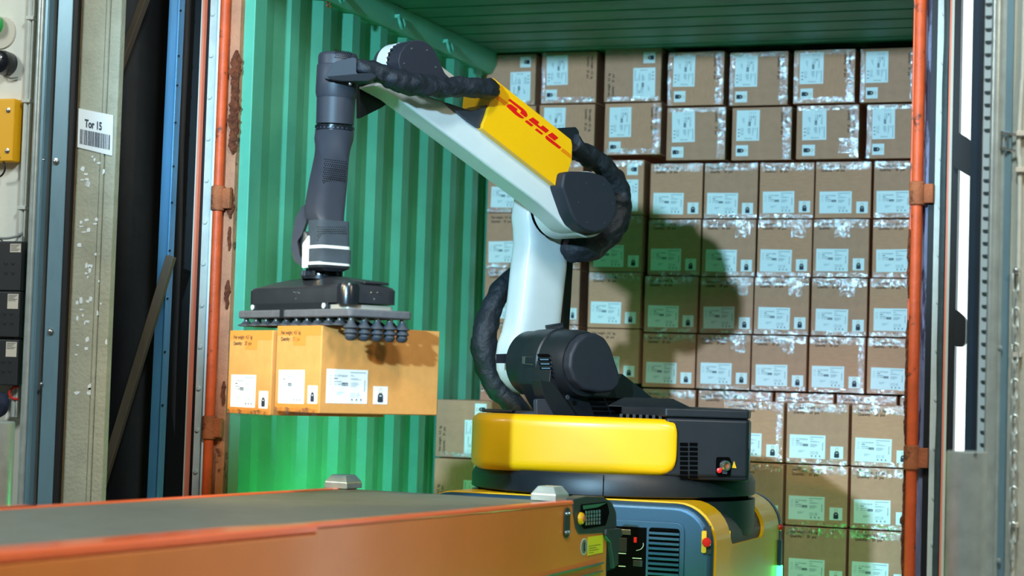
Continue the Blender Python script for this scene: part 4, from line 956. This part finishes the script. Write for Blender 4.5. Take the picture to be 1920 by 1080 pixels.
part('collar', MB().loft([ring(ft + (fb - ft) * t, fx, fy, rr * r, rr * r, 40) for t, r in ((.14, 1.0), (.16, 1.05), (.55, 1.06), (.62, 1.0))]), DARKG, fc, smooth=50)
for k, t in ((0, 1.0), (1, 1.045), (2, 1.09)):
    part('joint_ring', MB().loft([ring(fb + fax * (.004 + k * .0075 + e), fx, fy, rr * r, rr * r, 40) for e, r in ((0, .955), (.0008, .99 - .03 * (k == 1)), (.006, .99 - .03 * (k == 1)), (.0068, .955))]), BLKG if k != 1 else DARKG, ROB)
for k in range(26):
    a = 2 * math.pi * k / 26; q = fx * math.cos(a) + fy * math.sin(a)
    part('ring_tooth', MB().obox(fb + fax * .012 + q * rr * .965, q, fax, q.cross(fax), .0025, .004, .0035), BLKG, ROB)
part('forearm_bracket', MB().prism(rpoly([fp_(606, 147, -.10), fp_(627, 116, -.105), (fp_(662, 107, -.11)), fp_(669, 110, -.11), fp_(668, 136, -.11), fp_(676, 141, -.11), fp_(640, 151, -.105), fp_(618, 149, -.10)], .006), FW * .13), BLKM, ROB, bevel=.006)
part('bracket_scoop', MB().prism(rpoly([fp_(612, 143, -.112), fp_(668, 138, -.118), fp_(700, 138, -.118), fp_(706, 144, -.115), fp_(690, 152, -.112), fp_(640, 152, -.11), fp_(620, 149, -.11)], .005), FW * .10), BLK, ROB, bevel=.006)
part('hook_screw', MB().lathe(fp_(656.5, 157, -.085), -FW, [(.006, 0), (.006, .004), (.003, .006)], 12), SILV, ROB)
# --- lower forearm: round at the top, boxy lower down
def frow(v, ul, ur, pw, dep=1.0, dz=0.): a, b = fp_(ul, v, dz), fp_(ur, v, dz); x = b - a; hx = x.length / 2; x.normalize(); return (a + b) / 2, x, hx, pw, dep
rg = []
xq1 = (Rh * .788 + Fh * .616); xq2 = (-Rh * .616 + Fh * .788)      # gripper-aligned axes: right-back, left-back
for (v, ul, ur, pw, tw) in ((247, 591, 664, 2., 0.), (262, 589, 663, 2., .1), (280, 587, 661, 2.4, .5), (300, 583, 659, 3.2, 1), (340, 576, 655, 4.2, 1), (380, 569, 651, 4.4, 1), (400, 568, 649, 4.4, 1), (412, 574, 648, 4.4, 1), (424, 584, 646, 4.4, 1)):
    c = (fp_(ul, v) + fp_(ur, v)) / 2; hx = (fp_(ur, v) - fp_(ul, v)).length / 2
    ex = (Rh * (1 - tw) + xq1 * tw).normalized(); ey = VZ.cross(ex)
    k = hx / (1 if tw < .3 else (1.0 + .20 * tw)); rg.append(ring(c, ex, ey, k * (1 - .06 * tw), k * (1 - .10 * tw), 40, pw))
fl = part('forearm_lower', MB().loft(rg), DARKG, ROB, smooth=50)
mb = MB(); fnl = -xq2
cfl = fp_(628, 320, -.052)
for i in range(11):
    for j in range(12):
        u, v = 609 + i * 3.9 + (j % 2) * 1.9 - j * .35, 298.5 + j * 4.0 + i * .5; P = []
        for k in range(6): a = k * math.pi / 3; P.append(PL(u + 1.2 * math.cos(a), v + 1.2 * math.sin(a), rg[3][0] * 0 + fp_(628, 320) - xq2.normalized() * .0655, xq2))
        mb.add(P, [tuple(range(6))])
part('perforation', mb, HOLE, fl, smooth=0, kind='stuff')
# curved side cheek and disc
part('wrist_cheek', MB().prism(rpoly([fp_(568, 384, .02), fp_(580, 384, .02), (fp_(577, 408, .02)), fp_(566, 440, .02), fp_(557, 452, .02), fp_(562, 480, .02), fp_(572, 497, .02), fp_(570, 503, .02), fp_(556, 492, .02), fp_(546, 470, .02), fp_(547, 450, .02), fp_(553, 410, .02)], .008), FW * .07), DARKG, ROB, bevel=.006)
part('wrist_disc', MB().lathe(fp_(574, 465, .10), -xq1, [(.05, 0), (.052, .004), (.052, .02), (.046, .024), (.01, .025)], 32), mat('steel_grey', (120, 120, 116), .4, .5), ROB)
# --- wrist block with bands
def wring(v, ul, um, ur, pw=6., sc=1.):
    c = (fp_(ul, v) + fp_(ur, v)) / 2; q = (fp_(ur, v) - fp_(ul, v)).length / 2
    return ring(c, xq1, xq2, q * .80 * sc, q * .60 * sc, 40, pw)
def wblock(name, v0, v1, ul, ur, m, e=1.0, top=False):
    r_ = [wring(v0 - .01, ul, 0, ur, sc=.9 * e), wring(v0 + .8, ul, 0, ur, sc=e), wring(v1 - .8, ul, 0, ur, sc=e), wring(v1, ul, 0, ur, sc=.9 * e)]
    if top: r_ = [wring(v0 - 1, ul, 0, ur, sc=.72), wring(v0 + 1, ul, 0, ur, sc=.9), wring(v0 + 5, ul, 0, ur, sc=.98)] + r_[1:]
    return part(name, MB().loft(r_), m, ROB, smooth=50)
wb = wblock('wrist_block', 414, 463, 574, 659, SLATE, 1.0, True)
wblock('wrist_stripe', 461, 469, 574, 660, PANW); wblock('wrist_belt', 467, 494, 574, 662, SLATE, 1.01); wblock('wrist_stripe', 492, 499, 572, 660, PANW); 
part('wrist_foot', MB().loft([wring(498, 572, 0, 660, sc=1.0), wring(503, 572, 0, 660, sc=.98), wring(509, 578, 0, 656, sc=.72)]), BLK, ROB, smooth=40)
part('wrist_side', MB().prism(rpoly([fp_(567, 457, .0), fp_(580, 440, -.02), fp_(584, 500, -.02), fp_(566, 503, .0)], .006), FW * .06), PANW, ROB, bevel=.006)
cwb = (fp_(574, 440) + fp_(659, 440)) / 2; hwb = (fp_(659, 440) - fp_(574, 440)).length / 2
mb = MB()
for i in range(14):
    for j in range(9):
        u, v = 596 + i * 3.9 + (j % 2) * 1.9, 426 + j * 4.0; P = []
        for k in range(6): a = k * math.pi / 3; P.append(PL(u + 1.05 * math.cos(a), v + 1.05 * math.sin(a), cwb - xq2 * (hwb * .60 + .0008), xq2))
        mb.add(P, [tuple(range(6))])
part('perforation', mb, HOLE, wb, smooth=0, kind='stuff')
# --- gripper (aligned with the carried cartons)
GC0 = atz(655, 585, 5.72)                       # near corner of the plate, mid height
gx, gy = xq1.normalized(), xq2.normalized()     # right-back, left-back
PX, PY = .225, .640
def G(x, y, z): return GC0 + gx * x + gy * y + VZ * z
grp = part('gripper', MB().prism(rpoly([G(0, 0, -.013), G(PX, 0, -.013), G(PX, PY, -.013), G(0, PY, -.013)], .015), VZ * .024), FOAM, ROB, bevel=.005, label='grey suction plate')
part('plate_joint', MB().prism([G(-.002, PY * .56, -.014), G(-.002, PY * .60, -.014), G(.01, PY * .60, -.014), G(.01, PY * .56, -.014)], VZ * .027), BLK, grp, bevel=.002)
m0, m1, n0, n1 = .012, PX - .02, .040, PY - .03
part('mount_frame', MB().prism(rpoly([G(m0 + .012, n0 + .01, .011), G(m1 - .012, n0 + .01, .011), G(m1 - .012, n1 - .01, .011), G(m0 + .012, n1 - .01, .011)], .02), VZ * .014), mat('beige_steel', (196, 190, 176), .35, .4), grp)
part('side_bar', MB().obox(G(m0 + .004, n0 + (n1 - n0) * .55, .020), gx, gy, VZ, .005, (n1 - n0) * .38, .012), BLK, grp, bevel=.002)
for t in (.20, .92): part('bar_screw', MB().lathe(G(m0 - .001, n0 + (n1 - n0) * t, .021), -gx, [(.0085, 0), (.0085, .003), (.002, .0035)], 16), GREYW, grp)
hw = lambda a, z, r: rpoly([G(m0 + a, n0 + a, z), G(m1 - a, n0 + a, z), G(m1 - a, n1 - a, z), G(m0 + a, n1 - a, z)], r, 6)
cx_, cy_ = (m0 + m1) / 2, (n0 + n1) / 2
gc = G(cx_, cy_, 0)
top = []
rg = [hw(.0, .030, .045), hw(.0, .072, .045), hw(.006, .080, .045), hw(.022, .086, .042)]
last = hw(.022, .086, .042)
for (s, z) in ((.72, .100), (.50, .108), (.30, .112)): rg.append([Vector((gc.x + (p.x - gc.x) * s, gc.y + (p.y - gc.y) * s, GC0.z + z)) for p in last])
hs = part('gripper_housing', MB().loft(rg), BLKG if 0 else mat('gripper_black', (44, 46, 50), .34, var=.15, vscale=20, spots=((110, 112, 112), 44, .73)), ROB, smooth=38, label='black ribbed gripper housing')
part('corner_post', MB().lathe(G(m0 + .022, n0 + .022, .024), VZ, [(.032, 0), (.033, .05), (.028, .062), (.01, .066)], 20), BLKG, grp)
for (fx_, fy_) in ((-.0006, .62), (-.0006, .62)):
    pass
for k, (dx, dz) in enumerate(((-.011, .007), (.011, .008), (0, -.012))):
    part('housing_screw', MB().lathe(G(m0 - .0005, n0 + (n1 - n0) * .48 + dx, .056 + dz), -gx, [(.0028, 0), (.0022, .002), (.0004, .0022)], 8), SILV, hs)
    part('housing_screw', MB().lathe(G(m0 + (m1 - m0) * .52 + dx, n0 - .0005, .056 + dz), -gy, [(.0028, 0), (.0022, .002), (.0004, .0022)], 8), SILV, hs)
part('housing_ridge', MB().prism([G(cx_ - .02, n0 + .02, .088), G(cx_ + .07, n0 + .02, .088), G(cx_ + .05, cy_, .116), G(cx_ - .0, cy_, .116)], VZ * .008), mat('gripper_black', (44, 46, 50)), hs, bevel=.006)
ct = Vector((gc.x, gc.y, GC0.z + .108)); wf = ct + VZ * .032
part('tool_flange', MB().lathe(ct, (wf - ct), [(.062, 0), (.062, .010), (.052, .012), (.050, (wf - ct).length)], 32), BLKG, ROB)
for k in range(10):
    a = k * math.pi / 5; q = Rh * math.cos(a) + Fh * math.sin(a); part('flange_clamp', MB().obox(ct + VZ * .016 + q * .056, q, VZ, q.cross(VZ), .008, .009, .006), BLKG if k % 3 else DARKG, ROB, bevel=.002)
# suction cups: one pressed, one hanging free, shared meshes
def cup_mesh(free):
    mb = MB(); s = 1.0
    mb.lathe((0, 0, -.016), VZ, [(.0075, 0), (.0075, .016)], 14, 1)
    if free: pr_ = [(.009, -.010), (.012, -.020), (.0225, -.030), (.0235, -.032), (.015, -.036), (.0215, -.045), (.0225, -.047), (.015, -.051), (.0185, -.057), (.015, -.066), (.008, -.070)]
    else: pr_ = [(.0105, -.010), (.017, -.018), (.0275, -.022), (.028, -.0245), (.022, -.026)]
    mb.lathe((0, 0, 0), VZ, [(r, h) for r, h in pr_[::-1]], 18, 0)
    return mesh('suction_cup', mb, [RUB, SILV], smooth=50)
CUPF, CUPP = cup_mesh(True), cup_mesh(False)
for i in range(5):
    for j in range(11):
        o = bpy.data.objects.new('suction_cup', CUPF if j == 0 else CUPP); COL.objects.link(o); o.parent = grp
        o.location = G(.022 + i * (PX - .044) / 4, .022 + j * (PY - .044) / 10, -.012) - OFF[grp.name]
# --- cable sleeves
def sleeve(name, pts, rad, seed, wob=.17): return part(name, MB().tube(pts, rad, 22, res=9, wob=wob, seed=seed), CLOTH, ROB, smooth=70)
sleeve('cable_sleeve', [fp_(660, 123, -.07), fp_(680, 127, -.08), onA(718, 139, .33), onA(750, 152, .335), onA(790, 160, .335), onA(830, 164, .33), onA(870, 164, .32), onA(915, 166, .30), onA(925, 172, .2)], [.020, .024, .030, .036, .034, .031, .031, .033, .02], 3)
sleeve('cable_sleeve', [onA(1072, 270, .12), onA(1094, 288, .10), onA(1122, 304, .08), onA(1148, 330, .06), onA(1162, 365, .05), onA(1163, 400, .05), onA(1146, 436, .04), onA(1112, 464, .04), onA(1080, 470, .05), onA(1040, 455, -.05)], [.034, .038, .036, .036, .036, .037, .040, .042, .040, .03], 8)
sleeve('cable_sleeve', [onA(985, 500, -.22), onA(945, 535, -.22), onA(926, 570, -.22), onA(912, 610, -.22), onA(908, 650, -.22), onA(916, 690, -.22), onA(935, 728, -.20), onA(958, 752, -.16), onA(990, 790, -.05)], [.030, .034, .038, .044, .046, .046, .044, .038, .034], 13, .10)
part('cable_channel', MB().prism(apoly([(1060, 450), (1078, 448), (1072, 560), (1068, 625), (1054, 640), (1056, 560)], -.10, .0), NA * -.06), BLACKR, ROB, bevel=.006)

# ------------------------------------------------------------------ carried cartons
CA = atz(598, 775, 5.81); ph_ = math.atan2(-.523, .852)
q0 = CA - Vector((math.cos(ph_), math.sin(ph_), 0)) * (BW / 2)
HZ = 1.0
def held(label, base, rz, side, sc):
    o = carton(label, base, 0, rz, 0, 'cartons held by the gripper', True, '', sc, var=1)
    if side:
        child('label', LABEL, o, BW/2 + .0002, .03, .022, math.pi / 2); child('bag_sticker', STICK, o, BW/2 + .0002, .03, .19, math.pi / 2)
    R_ = child('paper_tape', mesh('paper_tape', MB().box((0, -.0003, 0), (BW * .98, 0, .028)), mat('kraft_tape', (214, 138, 62), .5, var=.04, vscale=20)), o, -BW * .49, BH - .029)
    child('paper_tape', R_.data, o, -BW * .49, .001)
    child('paper_tape', mesh('paper_tape', MB().box((0, -.0004, 0), (.07, 0, .03)), MATS['kraft_tape']), o, -.03, BH - .058, -.0001)
    child('clear_tape', TP_BOT[0], o, -BW * .485, -.006)
    return o
top_h = (GC0.z - .012 - .026) - CA.z
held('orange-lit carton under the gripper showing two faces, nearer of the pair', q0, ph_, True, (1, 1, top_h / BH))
dx_ = Vector((math.cos(ph_), math.sin(ph_), 0)); dy_ = Vector((-math.sin(ph_), math.cos(ph_), 0))
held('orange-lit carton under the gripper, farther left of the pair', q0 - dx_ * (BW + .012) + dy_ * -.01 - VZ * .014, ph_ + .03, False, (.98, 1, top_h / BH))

# ------------------------------------------------------------------ telescopic conveyor
ZC = .71
K = onZ(1078, 938, ZC); ca = math.radians(6.5); cdv = Vector((math.sin(ca), math.cos(ca), 0)); crt = Vector((math.cos(ca), -math.sin(ca), 0))
F1 = onZ(655, 912, ZC); W_ = -(F1 - K).dot(crt)
def Cv(s, t, z): return K + cdv * s + crt * t + VZ * (z - ZC)      # s along (inwards +), t to the right of the near side face
J = onZ(594, 984, ZC); SJ = (J - K).dot(cdv)
cr = empty('belt_conveyor', Cv(-1.5, -W_/2, 0), 'orange telescopic belt conveyor reaching in from the left', 'conveyor')
def cbox(s0, s1, t0, t1, z0, z1): return MB().prism([Cv(s0, t0, z0), Cv(s1, t0, z0), Cv(s1, t1, z0), Cv(s0, t1, z0)], VZ * (z1 - z0))
part('belt', cbox(-4.6, -.035, -W_ + .035, -.040, ZC - .035, ZC - .004), BELT, cr, bevel=.004)
part('belt_end_roller', MB().cyl(Cv(-.035, -W_ + .03, ZC - .05), Cv(-.035, -.04, ZC - .05), .046, n=24), BELT, cr)
SE = (PL(1138, 1020, K, crt) - K).dot(cdv)
part('inner_side_panel', cbox(SJ - .3, SE, -.018, 0, .36, ZC - .012), ORC, cr, bevel=.004)
part('inner_side_panel', cbox(SJ - .3, .0, -W_, -W_ + .018, .36, ZC - .012), ORC, cr, bevel=.004)
part('edge_rail', cbox(SJ - .25, .005, -.036, .003, ZC - .014, ZC), ORE, cr, bevel=.005)
part('edge_rail', cbox(SJ - .25, .02, -W_ - .003, -W_ + .034, ZC - .014, ZC), ORE, cr, bevel=.005)
part('outer_side_panel', cbox(-4.6, SJ, .014, .034, .30, ZC - .020), ORC, cr, bevel=.006)
part('outer_side_panel', cbox(-4.6, SJ, -W_ - .034, -W_ - .014, .30, ZC - .020), ORC, cr, bevel=.006)
mb = MB().prism([Cv(-4.6, -.06, ZC - .020), Cv(SJ - .22, -.06, ZC - .020), Cv(SJ - .03, -.01, ZC - .020), Cv(SJ, .036, ZC - .020), Cv(-4.6, .036, ZC - .020)], VZ * .022)
part('outer_edge_rail', mb, ORE, cr, bevel=.006)
part('outer_edge_rail', cbox(-4.6, SJ, -W_ - .036, -W_ + .03, ZC - .020, ZC), ORE, cr, bevel=.006)
part('belt_edge_gap', cbox(SJ - .2, -.12, -.046, -.036, ZC - .03, ZC - .003), HOLE, cr)
for (t0, lb_) in ((-.105, 'near'), (-W_ - .02, 'far')):
    c0, c1 = Cv(-.085, t0 + .045, ZC), Cv(.0, t0 + .1, ZC)
    B0 = [Cv(-.045 - .05, t0, ZC - .002), Cv(-.045 + .045, t0, ZC - .002), Cv(-.045 + .045, t0 + .085, ZC - .002), Cv(-.045 - .05, t0 + .085, ZC - .002)]
    up = lambda z, i: [Cv(-.045 - .05 + i, t0 + i, z), Cv(-.045 + .045 - i, t0 + i, z), Cv(-.045 + .045 - i, t0 + .085 - i, z), Cv(-.045 - .05 + i, t0 + .085 - i, z)]
    part('sensor_bumper', MB().loft([B0, up(ZC + .018, .0), up(ZC + .042, .016)]), GALV, cr, bevel=.003)
# end head, a dark cast piece with a grip recess
EZ = lambda u, v, t=.0: PL(u, v, K + crt * t, crt)
hd = [(1075, 936), (1100, 930), (1132, 931), (1148, 942), (1156, 960), (1157, 990), (1140, 999), (1086, 1002), (1080, 990), (1076, 960)]
hx = part('end_head', MB().prism(rpoly([EZ(u, v, .004) for u, v in hd], .006), crt * -.05), DGRN, cr, bevel=.005)
rc = [(1089, 946), (1138, 941), (1143, 960), (1136, 985), (1096, 992), (1090, 985)]
part('grip_recess', MB().prism(rpoly([EZ(u, v, .0055) for u, v in rc], .008), crt * -.004), HOLE, hx)
for i in range(6):
    for j in range(4):
        a_ = EZ(1099 + i * 5 + j * .9 * 0, 961 + j * 7.0 - i * .4, .0065)
        part('recess_rib', MB().obox(a_, cdv, VZ, crt, .0055, .0048, .0015), SILV, hx, bevel=.001)
part('recess_ledge', MB().prism([EZ(1093, 948, .006), EZ(1136, 943, .006), EZ(1120, 951, .006), EZ(1094, 955, .006)], crt * .002), mat('ledge_green', (60, 110, 80), .4), hx)
pk = EZ(1088, 972, .006)
part('pilot_lens', MB().lathe(pk, crt, [(.001, .013), (.010, .012), (.017, .008), (.019, 0)][::-1], 24), YEL2, hx, label='amber round lens')
part('pilot_core', MB().lathe(pk + crt * .010, crt, [(.010, 0), (.008, .005), (.001, .006)], 18), RUST, hx)
# bolted oval plate, stickers, lever, strip
ov = EZ(1062, 980, .002)
ol = part('oval_plate', MB().prism([ov + cdv * (.020 * math.cos(a) + 0) + VZ * (.026 * (1 if math.sin(a) > 0 else -1) + .020 * math.sin(a)) for a in [i * math.pi / 12 for i in range(24)]], crt * .004), DGRN, cr, bevel=.001)
for (dx, dz) in ((-.010, .028), (.010, .028), (-.010, -.028), (.010, -.028)): part('bolt', MB().lathe(ov + cdv * dx + VZ * dz + crt * .004, crt, [(.006, 0), (.005, .005), (.001, .006)], 12), SILV, ol)
a_ = EZ(1116, 1028, .001)
yl = part('yellow_notice', MB().prism([EZ(1102, 1007, .001), EZ(1130, 1003, .001), EZ(1130, 1036, .001), EZ(1101, 1042, .001)], crt * .001), mat('notice_yellow', (226, 206, 40), .5), cr, smooth=0)
mb = MB()
for k in range(4): mb.prism([EZ(1104, 1024 + k * 4.2, .0022), EZ(1104 + (22, 14, 19, 9)[k], 1024 + k * 4.2 - (22, 14, 19, 9)[k] * .16, .0022), EZ(1104 + (22, 14, 19, 9)[k], 1024.8 + k * 4.2 - (22, 14, 19, 9)[k] * .16, .0022), EZ(1104, 1024.8 + k * 4.2, .0022)], crt * .0003)
part('notice_lines', mb, SIGNI, yl, smooth=0)
so = EZ(1095, 1025, .001)
rs = part('round_sticker', MB().lathe(so, crt, [(.026, 0), (.026, .0008), (.0005, .0009)], 28), GREYW, cr)
part('sticker_ring', MB().lathe(so, crt, [(.023, .001), (.023, .0013), (.0205, .0013), (.0205, .001)], 28), mat('sticker_grey', (150, 150, 140), .6), rs)
part('sticker_mark', MB().obox(so + crt * .0014, cdv, VZ, crt, .004, .013, .0003), SIGNI, rs)
lv = [(1138, 992), (1166, 991), (1168, 1004), (1162, 1010), (1160, 1040), (1160, 1058), (1152, 1066), (1150, 1046), (1145, 1016), (1136, 1005)]
part('lever', MB().prism(rpoly([EZ(u, v, .012) for u, v in lv], .004), crt * -.03), DGRN, cr, bevel=.004, label='dark release lever')
part('lever_backing', MB().prism(rpoly([EZ(u, v, -.002) for u, v in ((1136, 998), (1148, 996), (1152, 1066), (1134, 1072))], .004), crt * -.02), BLK, cr, bevel=.003)
part('kick_rail', MB().prism([EZ(980, 1088, .002), EZ(1126, 1053, .002), EZ(1126, 1056, .002), EZ(980, 1092, .002)], crt * .012), SILV, cr)
part('kick_rail', MB().prism([EZ(1040, 1090, .002), EZ(1124, 1069, .002), EZ(1124, 1071, .002), EZ(1040, 1093, .002)], crt * .012), SILV, cr)
part('underframe', cbox(-4.6, -.05, -W_ + .02, -.02, .28, .36), DGRN, cr, bevel=.01)
for s in (-3.9, SJ - .5):
    for t in (-.10, -W_ + .10): part('support_leg', cbox(s - .05, s + .05, t - .05, t + .05, 0, .29), DGRN, cr, bevel=.006)
lamp('conveyor_guide_light', 'POINT', K + crt * .30 + cdv * .02 + VZ * -.42, None, 2.0, (.1, 1, .35), .03)
